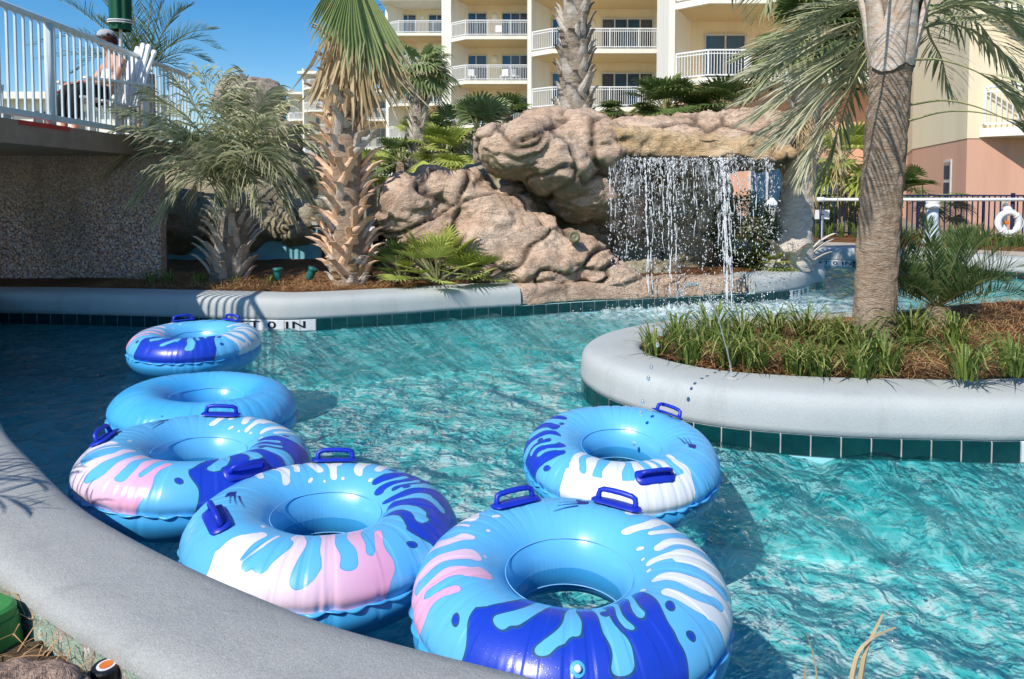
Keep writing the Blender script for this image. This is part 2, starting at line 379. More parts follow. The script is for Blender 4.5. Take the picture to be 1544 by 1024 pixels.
def bed(name, poly, z, step, amp, mat, hump=None):
    xs = np.arange(min(p[0] for p in poly), max(p[0] for p in poly) + step, step); ys = np.arange(min(p[1] for p in poly), max(p[1] for p in poly) + step, step)
    X, Y = np.meshgrid(xs, ys); ins = inside(poly, X, Y); mb = MB(); idx = {}
    def vid(i, j):
        if (i, j) not in idx:
            x, y = xs[j], ys[i]; h = z + amp * noise.fractal(Vector((x * 1.3, y * 1.3, 3)), 1, 2, 3) + amp * .5 * noise.noise(Vector((x * 6, y * 6, 1)))
            if hump: h += hump(x, y)
            idx[i, j] = mb.add([(x, y, h)])
        return idx[i, j]
    for i in range(len(ys) - 1):
        for j in range(len(xs) - 1):
            if ins[i, j] and ins[i + 1, j] and ins[i, j + 1] and ins[i + 1, j + 1]: mb.face(vid(i, j), vid(i, j + 1), vid(i + 1, j + 1), vid(i + 1, j))
    return tag(mb.build(name, mat, smooth=True), kind='structure')
# ---- paths (waterline)
pA = [(-12, 8.0), (-9, 7.95)] + [tuple(onz(x, y, 0))[:2] for x, y in ((0, 486), (150, 489), (285, 493), (380, 496), (450, 497), (600, 488), (700, 480), (780, 475))]
pA2 = [tuple(onz(x, y, 0))[:2] for x, y in ((780, 475), (900, 467), (1000, 462), (1100, 457), (1140, 455))]
pA3 = [tuple(onz(x, y, 0))[:2] for x, y in ((1140, 455), (1180, 451), (1208, 446), (1226, 439))] + [(4.78, 10.6), (4.98, 11.3), (4.9, 12.1), (4.4, 12.75), (3.2, 13.2), (1, 13.6), (-3, 13.7)]
full = smooth_path(pA[:-1] + pA2[:-1] + pA3)
def cut(path, p, q=None):
    i = min(range(len(path)), key=lambda k: (path[k] - Vector((p[0], p[1], 0))).length)
    j = len(path) - 1 if q is None else min(range(len(path)), key=lambda k: (path[k] - Vector((q[0], q[1], 0))).length)
    return path[i:j + 1]
segA, segR, segT = cut(full, pA[0], pA2[0]), cut(full, pA2[0], pA2[-1]), cut(full, pA2[-1])
pI = [(9, 5.2), (6.3, 4.5), (4.6, 4.08), (3.6, 3.97)] + [tuple(onz(x, y, 0))[:2] for x, y in ((1545, 693), (1450, 692), (1300, 688), (1200, 682), (1090, 671), (1000, 653), (930, 630))] + \
     [(.575, 4.9), (.53, 5.18), (.60, 5.5), (.83, 5.88)] + [tuple(onz(x, y, .26))[:2] for x, y in ((980, 497), (1050, 490), (1120, 486), (1300, 479), (1400, 474), (1475, 468))] + [(5.3, 7.2), (6.4, 8.0), (9, 9.2)]
segI = smooth_path(pI)
pF = [(-3, 16.5), (1, 16.0), (3.5, 15.0)] + [tuple(onz(x, y, 0))[:2] for x, y in ((1195, 399), (1228, 400), (1290, 402), (1375, 407), (1450, 413), (1530, 420))] + [(10, 10.7), (13, 8.6)]
segF = smooth_path(pF)
pN = [(-6, 8.0), (-4.6, 6.1), (-3.55, 4.65)] + [tuple(onz(x, y, .33))[:2] for x, y in ((0, 629), (60, 697), (120, 752), (200, 800), (300, 849), (400, 891), (500, 929), (600, 957), (700, 982), (800, 1006), (900, 1030))] + [(.8, 1.46), (1.6, 1.32), (3.2, 1.3), (6, 1.6), (9, 2.5)]
segN = smooth_path(pN, .05)
# ---- walls
def wall(name, label, path, sign, markers=(), prof=PROF, mat='plaster', pitch=.165, flip=1):
    root = thing(name, label, 'pool wall', tuple(path[len(path) // 2]))
    mb = MB(); sweep(mb, path, prof, sign); np_ = len(prof); ne = len(mb.v) - np_
    for b0 in (0, ne): i = mb.add(mb.v[b0:b0 + np_]); mb.face(*range(i, i + np_))
    mb.build('coping', M[mat], root, smooth=True)
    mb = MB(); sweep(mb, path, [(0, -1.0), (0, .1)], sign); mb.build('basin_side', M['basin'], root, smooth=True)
    tiles(root, path, sign, markers, pitch, flip); return root
wA = wall('planter_wall', 'long pale grey pool wall below the shaggy palms, depth marker by the farthest tube', segA, 1, [(onz(400, 496, 0), '3 FT 0 IN', 1.0)])
wT = wall('planter_wall', 'rounded end of the grey planter wall right of the waterfall, reading 3 FT 0 IN', segT, 1, [(onz(1202, 447, 0), '3 FT 0 IN', .66)])
wI = wall('planter_wall', 'low pale grey curved wall around the grass and big palm island on the right', segI, -1, [((3.27, 3.97), '3 FT 0 IN', .66)], flip=-1)
wF = wall('pool_edge', 'far pool wall below the navy fence, depth marker left of the big palm', segF, 1, [(onz(1250, 401, 0), '3 FT 0 IN', .82)])
PN = [(0, .09), (0, .11), (-.01, .12), (-.012, .24), (-.008, .275), (.006, .305), (.032, .327), (.07, .338), (.12, .342), (.27, .345), (.33, .338), (.36, .322), (.372, .30), (.374, .285)]
wN = wall('near_coping', 'broad smooth grey coping curving across the lower left foreground', segN, -1, prof=PN, mat='coping')
# top depth marker on the planter wall, printed on the flat of the coping
V, F = text_mesh('3 FT 0 IN', .10); a = onz(612, 434, .355); b = onz(692, 432, .355); d = (b - a); mb = MB(); up = Vector((-d.y, d.x, 0)).normalized()
c = (a + b) / 2; w = max(v.x for v in V) - min(v.x for v in V); mb.add([c + d * (v.x / w) + up * v.y * 1.2 + Vector((0, 0, .003)) for v in V])
for f in F: mb.face(*f)
mb.build('lettering', M['black'], wA)
mb = MB(); sweep(mb, segN, [(.374, .285), (.372, .26), (.38, .10)], -1)
def backface():
    m = NT('peeling_paint'); co = m.coord(); n1 = m.noise(9, 6, co, .7); n2 = m.noise(26, 5, co, .7)
    c = m.mix(m.sstep(n1, .46, .50), (.36, .31, .25), (.33, .42, .33)); c = m.mix(m.sstep(n2, .57, .60), c, (.62, .60, .55)); c = m.mix(m.sstep(m.noise(40, 4, co), .62, .68), c, (.08, .06, .05))
    m.base(c, .85, .2); m.bump(m.math('ADD', n1, n2), .8, .02); return m.m
mb.build('back_face', backface(), wN, smooth=True)
# ---- ground and beds
mb = MB()
mb.grid([[(x, y, -1.3) for x in (-1500, -60, -14, 14, 60, 1500)] for y in (-60, 0, 18, 60, 1800)]); tag(mb.build('ground', M['ground']), kind='structure')
mb = MB(); mb.grid([[(x, y, -.62) for x in np.linspace(-16, 15, 30)] for y in np.linspace(-.5, 19, 20)]); tag(mb.build('pool_floor', M['floor']), kind='structure')
inA = offset(full, 1, .40)
polyA = [(p.x, p.y) for p in inA if -9.5 < p.x] + [(-9.5, 13.3)]
bed('rock_island_bed', polyA, .325, .10, .03, M['mulch'])
polyI = [(p.x, p.y) for p in offset(segI, -1, .41)]
bed('palm_island_bed', polyI, .33, .06, .025, M['mulch'], lambda x, y: .10 * max(0, min(1, (x - 2.6) / 1.5)) * max(0, min(1, (y - 4.4) / .8)))
farp = [(p.x, p.y) for p in offset(segF, 1, .42)]
mb = MB(); n = len(farp); rowa = [Vector((x, y, .352)) for x, y in farp]
rows = [rowa] + [[Vector((x + e * .02, y + e, .352)) for x, y in farp] for e in (1.15,)]; mb.grid(list(zip(*rows))); tag(mb.build('far_walkway', M['deck'], smooth=False), kind='structure')
bed('far_bed', [(x + .02, y + 1.05) for x, y in farp] + [(14, 16.9), (-4, 18.5)], .345, .2, .03, M['mulch'])
mb = MB()
mb.grid([[(x, y, z) for x in (-1500, -60, -16, 0, 14.2, 60, 1500)] for y, z in ((18.2, .33), (22, .33), (60, .34), (1800, .34))]); tag(mb.build('far_ground', M['ground']), kind='structure')
mb = MB(); mb.prism([(-40, 13.3), (-4, 13.3), (-4, 18.3), (-40, 18.3)], -1, .325); tag(mb.build('left_ground', M['ground']), kind='structure')
nearp = [(p.x, p.y) for p in offset(segN, -1, .365)]
bed('near_bed', [(x, y) for x, y in nearp if -5.5 < x < 6] + [(6, -1), (-5.5, -1)], .225, .04, .04, M['soil'])
def straw(name, n, where, zf, ln=(.06, .16)):
    mb = MB()
    for _ in range(n):
        x, y = where(); z = zf(x, y) + R(.002, .035); a = R(0, 2 * PI); l = R(*ln); w = .0018; mb.cv = R(0, 1)
        p = Vector((x, y, z)); d = Vector((math.cos(a), math.sin(a), R(-.12, .3))); sd = Vector((-d.y, d.x, R(-.4, .4))) * w; m_ = p + d * l * .5 + Vector((0, 0, R(0, .03)))
        e = p + d * l; i = mb.add([p - sd, p + sd, m_ + sd, m_ - sd, e]); mb.face(i, i + 1, i + 2, i + 3); mb.face(i + 3, i + 2, i + 4)
    return tag(mb.build(name, M['straw']), 'dry pine needles scattered over the mulch', 'pine straw', kind='stuff')
def inside_pt(poly, x0, x1, y0, y1):
    A = np.array
    def f():
        while True:
            x, y = R(x0, x1), R(y0, y1)
            if inside(poly, A([x]), A([y]))[0]: return x, y
    return f
straw('pine_straw', 7500, inside_pt(polyI, 1.0, 5.0, 4.2, 7.0), lambda x, y: .33 + .10 * max(0, min(1, (x - 2.6) / 1.5)) * max(0, min(1, (y - 4.4) / .8)))
straw('pine_straw', 900, inside_pt([(x, y) for x, y in nearp] + [(6, -1), (-6, -1)], -2.2, -.4, 1.2, 2.6), lambda x, y: .235, (.05, .13))
straw('pine_straw', 5000, inside_pt(polyA, -5, 1, 8.0, 9.6), lambda x, y: .335)
# ---- water
def ripples(X, Y):
    rs = np.random.RandomState(3); Z = np.zeros_like(X); wx = X + .25 * np.sin(1.7 * Y + .6) + .12 * np.sin(3.9 * Y - X); wy = Y + .25 * np.sin(1.3 * X) + .12 * np.sin(4.3 * X + 2 * Y)
    for _ in range(46):
        lam = np.exp(rs.uniform(np.log(.14), np.log(1.1))); k = 2 * np.pi / lam; a = rs.uniform(0, np.pi * 2); A = .0060 * lam ** .6
        Z += A * np.sin(k * (np.cos(a) * wx + np.sin(a) * wy) + rs.uniform(0, 7))
    return Z
xs = np.concatenate([np.arange(-16, -6, .25), np.arange(-6, 5.5, .034), np.arange(5.5, 15, .2)]); ys = np.concatenate([np.arange(-.5, 1.4, .2), 1.4 + np.cumsum(np.linspace(.02, .085, 235)), np.arange(14, 19, .3)])
ys = np.unique(np.round(ys, 4)); X, Y = np.meshgrid(xs, ys)
calm = 1 - .65 * (1 / (1 + np.exp((X + 2.6) * 2.2))); Z = ripples(X, Y) * calm
dW = np.sqrt(((X - 2.6) / 1.6) ** 2 + (Y - 9.0) ** 2); Z += np.exp(-dW ** 2 * .8) * (.02 * np.random.RandomState(5).normal(size=X.shape)) * 1.0
nx, ny = len(xs), len(ys); vid = np.arange(nx * ny).reshape(ny, nx)
F = np.stack([vid[:-1, :-1], vid[:-1, 1:], vid[1:, 1:], vid[1:, :-1]], -1).reshape(-1, 4)
me = bpy.data.meshes.new('water'); me.from_pydata(np.stack([X, Y, Z], -1).reshape(-1, 3).tolist(), [], F.tolist()); me.polygons.foreach_set('use_smooth', [True] * len(F))
fo = me.attributes.new('foam', 'FLOAT', 'POINT'); fo.data.foreach_set('value', np.minimum(1, 1.5 * np.exp(-dW ** 2 * .9)).reshape(-1).astype(np.float32))
def water_mat():
    m = NT('pool_water'); co = m.coord(); t = m.t
    # bump
    n1 = m.noise(5.5, 3, co, .55, 1.2); n2 = m.noise(17, 3, co, .6, .8)
    bp = m.n('Bump'); bp.inputs['Strength'].default_value = .8; bp.inputs['Distance'].default_value = .07; m.set(bp.inputs['Height'], m.math('ADD', n1, m.math('MULTIPLY', n2, .35)))
    gl = m.n('BsdfGlossy'); gl.inputs['Roughness'].default_value = .03; m.set(gl.inputs['Normal'], bp.outputs[0]); gl.inputs['Color'].default_value = (.82, .90, .88, 1)
    # caustic light painted into the surface tint as a wandering net of lines
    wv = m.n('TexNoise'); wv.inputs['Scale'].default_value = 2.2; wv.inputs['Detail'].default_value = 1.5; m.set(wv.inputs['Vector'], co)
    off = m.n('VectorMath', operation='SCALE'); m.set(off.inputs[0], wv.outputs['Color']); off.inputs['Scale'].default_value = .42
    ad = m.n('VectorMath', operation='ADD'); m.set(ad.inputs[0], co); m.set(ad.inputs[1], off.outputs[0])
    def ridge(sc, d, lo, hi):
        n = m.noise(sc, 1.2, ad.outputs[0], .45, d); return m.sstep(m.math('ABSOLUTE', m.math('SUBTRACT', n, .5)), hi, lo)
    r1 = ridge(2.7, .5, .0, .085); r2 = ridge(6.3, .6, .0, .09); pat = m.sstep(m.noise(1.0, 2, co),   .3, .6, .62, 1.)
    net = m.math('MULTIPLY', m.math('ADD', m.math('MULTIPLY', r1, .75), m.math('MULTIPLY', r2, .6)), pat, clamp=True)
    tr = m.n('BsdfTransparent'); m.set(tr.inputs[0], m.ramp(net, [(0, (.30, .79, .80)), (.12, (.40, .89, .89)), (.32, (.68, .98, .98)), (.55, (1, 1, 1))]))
    rf = m.n('BsdfRefraction'); rf.inputs['IOR'].default_value = 1.33; rf.inputs['Roughness'].default_value = 0; rf.inputs['Color'].default_value = (.42, .92, .94, 1); m.set(rf.inputs['Normal'], bp.outputs[0])
    a = m.n('MixShader'); a.inputs[0].default_value = .16; t.links.new(tr.outputs[0], a.inputs[1]); t.links.new(rf.outputs[0], a.inputs[2])
    fr = m.n('Fresnel'); fr.inputs['IOR'].default_value = 1.33; m.set(fr.inputs['Normal'], bp.outputs[0])
    b = m.n('MixShader'); m.set(b.inputs[0], fr.outputs[0]); t.links.new(a.outputs[0], b.inputs[1]); t.links.new(gl.outputs[0], b.inputs[2])
    # foam where the fall lands
    df = m.n('BsdfDiffuse'); df.inputs[0].default_value = (.75, .88, .9, 1)
    f = m.math('MULTIPLY', m.attr('foam'), m.sstep(m.noise(9, 6, co, .75), .36, .66), clamp=True)
    c = m.n('MixShader'); m.set(c.inputs[0], f); t.links.new(b.outputs[0], c.inputs[1]); t.links.new(df.outputs[0], c.inputs[2])
    t.links.new(c.outputs[0], m.out.inputs[0]); return m.m
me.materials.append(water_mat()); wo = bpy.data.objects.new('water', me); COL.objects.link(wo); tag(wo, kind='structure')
# ================================================================ SWIM TUBES
RM, RT = .372, .175
def seg(P, a, b, ra, rb=None):
    rb = ra if rb is None else rb; a, b = np.array(a, float), np.array(b, float); d = b - a; t = np.clip(((P - a) @ d) / (d @ d), 0, 1)
    return np.linalg.norm(P - (a + t[..., None] * d), axis=-1) - (ra + (rb - ra) * t)
def smin(a, b, k): h = np.clip(.5 + .5 * (b - a) / k, 0, 1); return b * (1 - h) + a * h - k * h * (1 - h)
def panel(P, half, base, fingers, holes=(), dots=()):
    w = P[..., 0] + .011 * np.sin(P[..., 1] * 21 + P[..., 0] * 11) + .005 * np.sin(P[..., 1] * 43 - P[..., 0] * 23); P = np.stack([w, P[..., 1] + .007 * np.sin(P[..., 0] * 37 + 1)], -1); x, y = P[..., 0], P[..., 1]
    d = np.maximum(np.abs(x) - half, np.maximum(y - base, -(y + .02)))
    for (x0, y0, x1, y1, r0, r1) in fingers: d = smin(d, seg(P, (x0, y0), (x1, y1), r0, r1), .022)
    for (x0, y0, x1, y1, r0, r1) in holes: d = -smin(-d, seg(P, (x0, y0), (x1, y1), r0, r1), .016)
    for (x0, y0, r) in dots: d = np.minimum(d, np.hypot(x - x0, y - y0) - r)
    return d
FB = [(-.22,.20,-.14,.39,.045,.024),(-.08,.22,-.01,.385,.05,.030),(.06,.24,.075,.39,.035,.030),(.14,.20,.14,.34,.03,.020),(.19,.22,.195,.395,.03,.028),(.255,.18,.27,.345,.035,.028)]
HB = [(-.185,.215,-.10,.41,.028,.014),(-.06,.165,.025,.37,.027,.014),(.115,.13,.105,.41,.036,.018),(.168,.235,.165,.39,.018,.013),(.228,.265,.235,.41,.020,.013),(-.03,.20,-.02,.25,.016,.012)]
FP = [(-.22,.12,-.17,.27,.045,.025),(-.13,.14,-.10,.28,.025,.018),(-.04,.17,-.02,.33,.055,.020),(.09,.17,.09,.36,.040,.032),(.20,.12,.19,.385,.026,.036),(.25,.10,.275,.26,.032,.014)]
HP = [(-.125,.145,-.08,.30,.022,.016),(-.08,.135,-.06,.26,.020,.016),(.03,.12,.037,.37,.033,.020),(.145,.16,.14,.35,.030,.020),(.228,.19,.238,.31,.020,.012)]
FW = [(-.25,.10,-.27,.28,.032,.016),(-.17,.13,-.19,.34,.036,.022),(-.09,.13,-.08,.27,.030,.014),(-.03,.13,-.05,.365,.030,.020),(.05,.13,.03,.33,.032,.022),(.12,.13,.13,.30,.030,.016),(.19,.12,.19,.365,.036,.020),(.27,.10,.29,.26,.030,.014)]
HW = [(-.21,.12,-.23,.27,.022,.012),(-.125,.11,-.13,.29,.025,.014),(.005,.09,-.005,.29,.027,.013),(.09,.10,.085,.27,.022,.013),(.155,.14,.16,.27,.017,.011),(.235,.11,.24,.27,.023,.012)]
def tube_mat():
    m = NT('printed_vinyl'); a = m.attr; k = .0016
    c0 = m.mix(m.noise(2.5, 2), (.11, .45, .79), (.13, .48, .81))
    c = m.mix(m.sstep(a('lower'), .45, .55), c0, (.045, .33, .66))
    wcol = (.72, .745, .76); pk = m.ramp(a('pinkmix'), [(0, (.76, .74, .79)), (.4, (.76, .60, .72)), (1, (.80, .38, .56))])
    for nm, col, line in (('d_pink', pk, .0), ('d_white', wcol, .0), ('d_blue', (.012, .05, .50), .0045), ('d_logo', (.01, .02, .22), .0)):
        d = a(nm)
        if line: c = m.mix(m.math('MULTIPLY', m.sstep(m.math('ABSOLUTE', m.math('SUBTRACT', d, line * .6)), line, line * .55), .85), c, (.01, .015, .08))
        else: c = m.mix(m.math('MULTIPLY', m.sstep(m.math('ABSOLUTE', m.math('SUBTRACT', d, .0018)), .0022, .0008), .35), c, (.03, .12, .3))
        c = m.mix(m.sstep(d, k, -k), c, col)
    m.base(c, m.sstep(m.noise(3, 3), .3, .7, .28, .38), .5); m.b.inputs['Coat Weight'].default_value = .3; m.b.inputs['Coat Roughness'].default_value = .22
    dr = m.voro(95, vec=m.coord()); m.bump(m.math('ADD', m.sstep(dr, .28, .1), m.math('MULTIPLY', m.noise(4, 2), .9)), .12, .006); return m.m
M['vinyl'] = tube_mat(); M['vinyl_plain'] = simple('plain_blue_vinyl', (.055, .38, .76), (.09, .45, .82), 2.5, .30, 4, .05, .01, .5)
M['handle'] = simple('handle_vinyl', (.012, .035, .46), (.010, .03, .40), 9, .38, 60, .1, .002)
M['line'] = simple('weld_line', (.22, .56, .88), None, 9, .3, bstr=0)
def surf(th, ph, r=RT): return Vector(((RM + r * math.cos(ph)) * math.cos(th), (RM + r * math.cos(ph)) * math.sin(th), r * math.sin(ph)))
def make_tube(label, loc, tilt, rot, sc, handles, plain=False, upside=False, nth=420, nph=150, seed=1, flat=1.0, pucker=1.0, bd=0., wl=0., pink=True, valve=None, pd=0.):
    D = math.radians; rs = np.random.RandomState(seed)
    root = thing('swim_tube', label, 'swim tube', loc, 'blue swim tubes floating in the lazy river', (D(tilt[0]), D(tilt[1]), 0)); root.scale = (sc, sc, sc * flat)
    th = np.linspace(0, 2 * PI, nth, endpoint=False); ph = np.linspace(-PI, PI, nph, endpoint=False); TH, PH = np.meshgrid(th, ph, indexing='ij')
    # wrinkles run up from the outer weld
    pk = np.zeros(nth)
    for k in range(30): c = rs.uniform(0, 2 * PI); dd = (th - c + PI) % (2 * PI) - PI; pk += rs.uniform(.4, 1) * np.exp(-(dd / rs.uniform(.012, .03)) ** 2)
    pk = pk[:, None] * np.exp(-(np.abs(PH) / rs.uniform(.38, .5)) ** 1.6) * .0075 * pucker
    pi_ = (.5 + .5 * np.sin(TH * 60 + 3 * np.sin(TH * 7)))[:, :] * np.exp(-((np.abs(PH) - PI) / .3) ** 2) * .0003
    r = RT * (1 - .10 * np.exp(-(PH / .16) ** 2)) + .006 * np.cos(2 * PH) - pk - pi_
    r = r * (1 + .012 * np.sin(3 * TH + seed) + .008 * np.sin(7 * TH + 2 * seed)); r -= .0022 * np.exp(-((PH - 1.0) / .9) ** 2) * (np.sin(TH * 31 + 4 * np.sin(TH * 5 + seed)) > .55) * pucker
    rad = RM + r * np.cos(PH); X = rad * np.cos(TH); Y = rad * np.sin(TH); Z = r * np.sin(PH)
    V = np.stack([X, Y, Z], -1).reshape(-1, 3); idx = np.arange(nth * nph).reshape(nth, nph); i2 = np.roll(idx, -1, 0); i3 = np.roll(idx, -1, 1); i4 = np.roll(i2, -1, 1)
    F = np.stack([idx, i2, i4, i3], -1).reshape(-1, 4)
    me = bpy.data.meshes.new('vinyl_ring'); me.from_pydata(V.tolist(), [], F.tolist()); me.polygons.foreach_set('use_smooth', [True] * len(F))
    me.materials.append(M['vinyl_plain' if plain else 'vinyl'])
    def setattr_(nm, arr): a = me.attributes.new(nm, 'FLOAT', 'POINT'); a.data.foreach_set('value', np.asarray(arr, dtype=np.float32).reshape(-1))
    if not plain:
        yy = PH * RT; xs_ = lambda c: (((TH - D(c + rot) + PI) % (2 * PI)) - PI) * (RM + .35 * RT * np.cos(PH))
        Pn = lambda c: np.stack([xs_(c), yy], -1)
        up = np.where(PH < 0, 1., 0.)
        bl = panel(Pn(270) + np.array([0, bd]), .275, .215, FB, HB, [(.118,.30,.012),(.335,.24,.014),(-.06,.41,.009),(.33,.14,.010),(-.33,.16,.012)])
        wh = panel(Pn(8) - np.array([0, wl]), .29, .135, FW, HW, [(-.27,.36,.012),(-.1,.38,.010),(.08,.38,.013),(.2,.345,.010),(.29,.12,.013),(.0,.40,.008)])
        pi = panel(Pn(172) + np.array([0, pd]), .27, .14, FP, HP, [(.26,.12,.014),(-.1,.37,.009),(-.22,.33,.012),(.18,.34,.008),(.06,.41,.007)])
        if wl: wh = np.minimum(wh, np.maximum(np.abs(xs_(8)) - .29, np.abs(yy - .08) - .09))
        if not pink: pi = pi * 0 + 1
        q = Pn(92); lg = np.minimum.reduce([seg(q, (-.06,.26), (.02,.275), .0035, .0015), seg(q, (-.06,.275), (.03,.30), .0045, .0015), seg(q, (-.05,.295), (.05,.335), .005, .0015), seg(q, (-.085,.245), (-.055,.245), .011), seg(q, (-.085,.262), (-.06,.266), .010)])
        for nm, d in (('d_blue', bl), ('d_white', wh), ('d_pink', pi), ('d_logo', lg)): setattr_(nm, d + up * .3)
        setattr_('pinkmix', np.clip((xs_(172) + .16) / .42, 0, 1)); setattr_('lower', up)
    o = bpy.data.objects.new('vinyl_ring', me); COL.objects.link(o); o.parent = root
    # scalloped weld flange on the outer rim, fine weld lines on the inner side
    mb = MB(); n = 480; rows = []
    for k in range(n + 1):
        t = 2 * PI * k / n; s = abs(math.sin(t * 19 + 1.3 * math.sin(t * 5))) ; w = .010 + .014 * s; z = .006 * math.sin(t * 19 + 1.3 * math.sin(t * 5) + .8)
        rr = RM + RT * .9 - .008; rows.append([Vector(((rr + q) * math.cos(t), (rr + q) * math.sin(t), zz)) for q, zz in ((0, .002), (w * .6 + .004, z * .5 + .002), (w + .008, z), (w * .6 + .004, z * .5 - .002), (0, -.002))])
    mb.grid(rows); mb.build('weld_flange', M['vinyl_plain'], root, smooth=True, local=True)
    for f in (2.55, -2.75):
        mb = MB(); mb.tube([surf(2 * PI * k / 96, f, RT + .0065) for k in range(97)], .0018, 6, cap=False); mb.build('weld_line', M['line'], root, smooth=True, local=True)
    for (a, f, yaw) in handles:
        t, p = D(a + rot), D(f); N = (surf(t, p, 1) - surf(t, p, 0)).normalized(); T = Vector((-math.sin(t), math.cos(t), 0)); B = N.cross(T)
        q = Matrix.Rotation(D(yaw), 3, N); T = q @ T; B = q @ B; C = surf(t, p, RT + .001)
        def on(u, v, h):   # point near the vinyl: u along the grip, v across
            g = C + T * u + B * v; ring = Vector((g.x, g.y, 0)).normalized() * RM; nn = (g - ring); return ring + nn.normalized() * (RT + .006 + h)
        pl = MB(); rows = []
        for v in (-.042, -.036, -.012, .012, .036, .042):
            e = .105 if abs(v) < .02 else (.094 if abs(v) < .04 else .08); rows.append([on(e * u, v, (.0 if abs(v) > .04 or abs(u) == 1 else .007)) for u in (-1, -.93, -.6, -.2, .2, .6, .93, 1)])
        pl.grid(rows); hd = pl.build('handle', M['handle'], root, smooth=True, local=True)
        g = MB(); ax = .078; pts = [on(-ax, 0, -.004), on(-ax, 0, .018), on(-ax * .95, 0, .034), on(-ax * .75, 0, .041), on(-ax * .3, 0, .043), on(ax * .3, 0, .043), on(ax * .75, 0, .041), on(ax * .95, 0, .034), on(ax, 0, .018), on(ax, 0, -.004)]
        g.tube(pts, [.014, .011, .011, .011, .011, .011, .011, .011, .011, .014], 10); g.build('grip', M['handle'], hd, smooth=True, local=True)
    if valve is not None:
        t, p = D(valve[0]), D(valve[1]); N = (surf(t, p, 1) - surf(t, p, 0)).normalized(); c = surf(t, p, RT - .004); vb = MB(); q = N.to_track_quat('Z', 'Y').to_matrix()
        for prof, mt, nm in (([(.022, 0), (.021, .006), (.012, .007)], 'vinyl_plain', 'valve'), ([(.010, .004), (.010, .018), (.007, .021)], 'white_paint', 'valve_cap')):
            vb = MB(); rg = [vb.add([c + q @ Vector((a * math.cos(2 * PI * j / 14), a * math.sin(2 * PI * j / 14), z)) for j in range(14)]) for a, z in prof]
            for a, b in zip(rg, rg[1:]):
                for j in range(14): vb.face(a + j, a + (j + 1) % 14, b + (j + 1) % 14, b + j)
            vb.face(*range(rg[-1], rg[-1] + 14)); o_ = vb.build(nm, M[mt], root if nm == 'valve' else o_, smooth=False, local=True)
    return root
TUBES = []
def px_tube(px, Y, z, **k): p = at(px, 281, Y); return make_tube(loc=(p.x, Y, z), **k)
px_tube(860, 2.37, .11, label='largest nearest printed swim tube at the bottom centre, dark blue splash facing the camera', tilt=(1, 0), rot=-4, sc=1.0, handles=[(62, 78, 0), (121, 78, 0)], nth=720, nph=240, seed=1, valve=(268, 42), pd=.05)
px_tube(484, 2.80, .105, label='printed swim tube beside the grey coping with a pink and white splash towards it', tilt=(-2, 3), rot=100, sc=1.0, handles=[(114, 72, 0), (0, 75, 0)], nth=620, nph=220, seed=2)
px_tube(290, 3.43, .125, label='printed swim tube at the left with a pale pink splash and three raised handles', tilt=(-3, 4), rot=60, sc=1.0, handles=[(38, 88, 0), (130, 66, 0), (258, 55, 0)], nth=520, nph=180, seed=3)
px_tube(304, 4.32, .125, label='plain unprinted blue swim tube floating upside down at the left', tilt=(-2, 4), rot=0, sc=1.0, handles=[], plain=True, seed=4, nth=360)
px_tube(291, 6.1, .125, label='farthest and smallest swim tube, next to the depth marker on the pool wall', tilt=(1, 1), rot=2, sc=1.0, handles=[(62, 82, 0), (128, 78, 0)], seed=5, nth=360)
px_tube(938, 3.66, .075, label='wrinkled printed swim tube by the palm island with a white splash towards the camera', tilt=(5, 0), rot=258, sc=.945, handles=[(25, 62, 0), (145, 62, 0)], nth=560, nph=200, seed=6, pucker=1.5, bd=.12, wl=.07, pink=False)
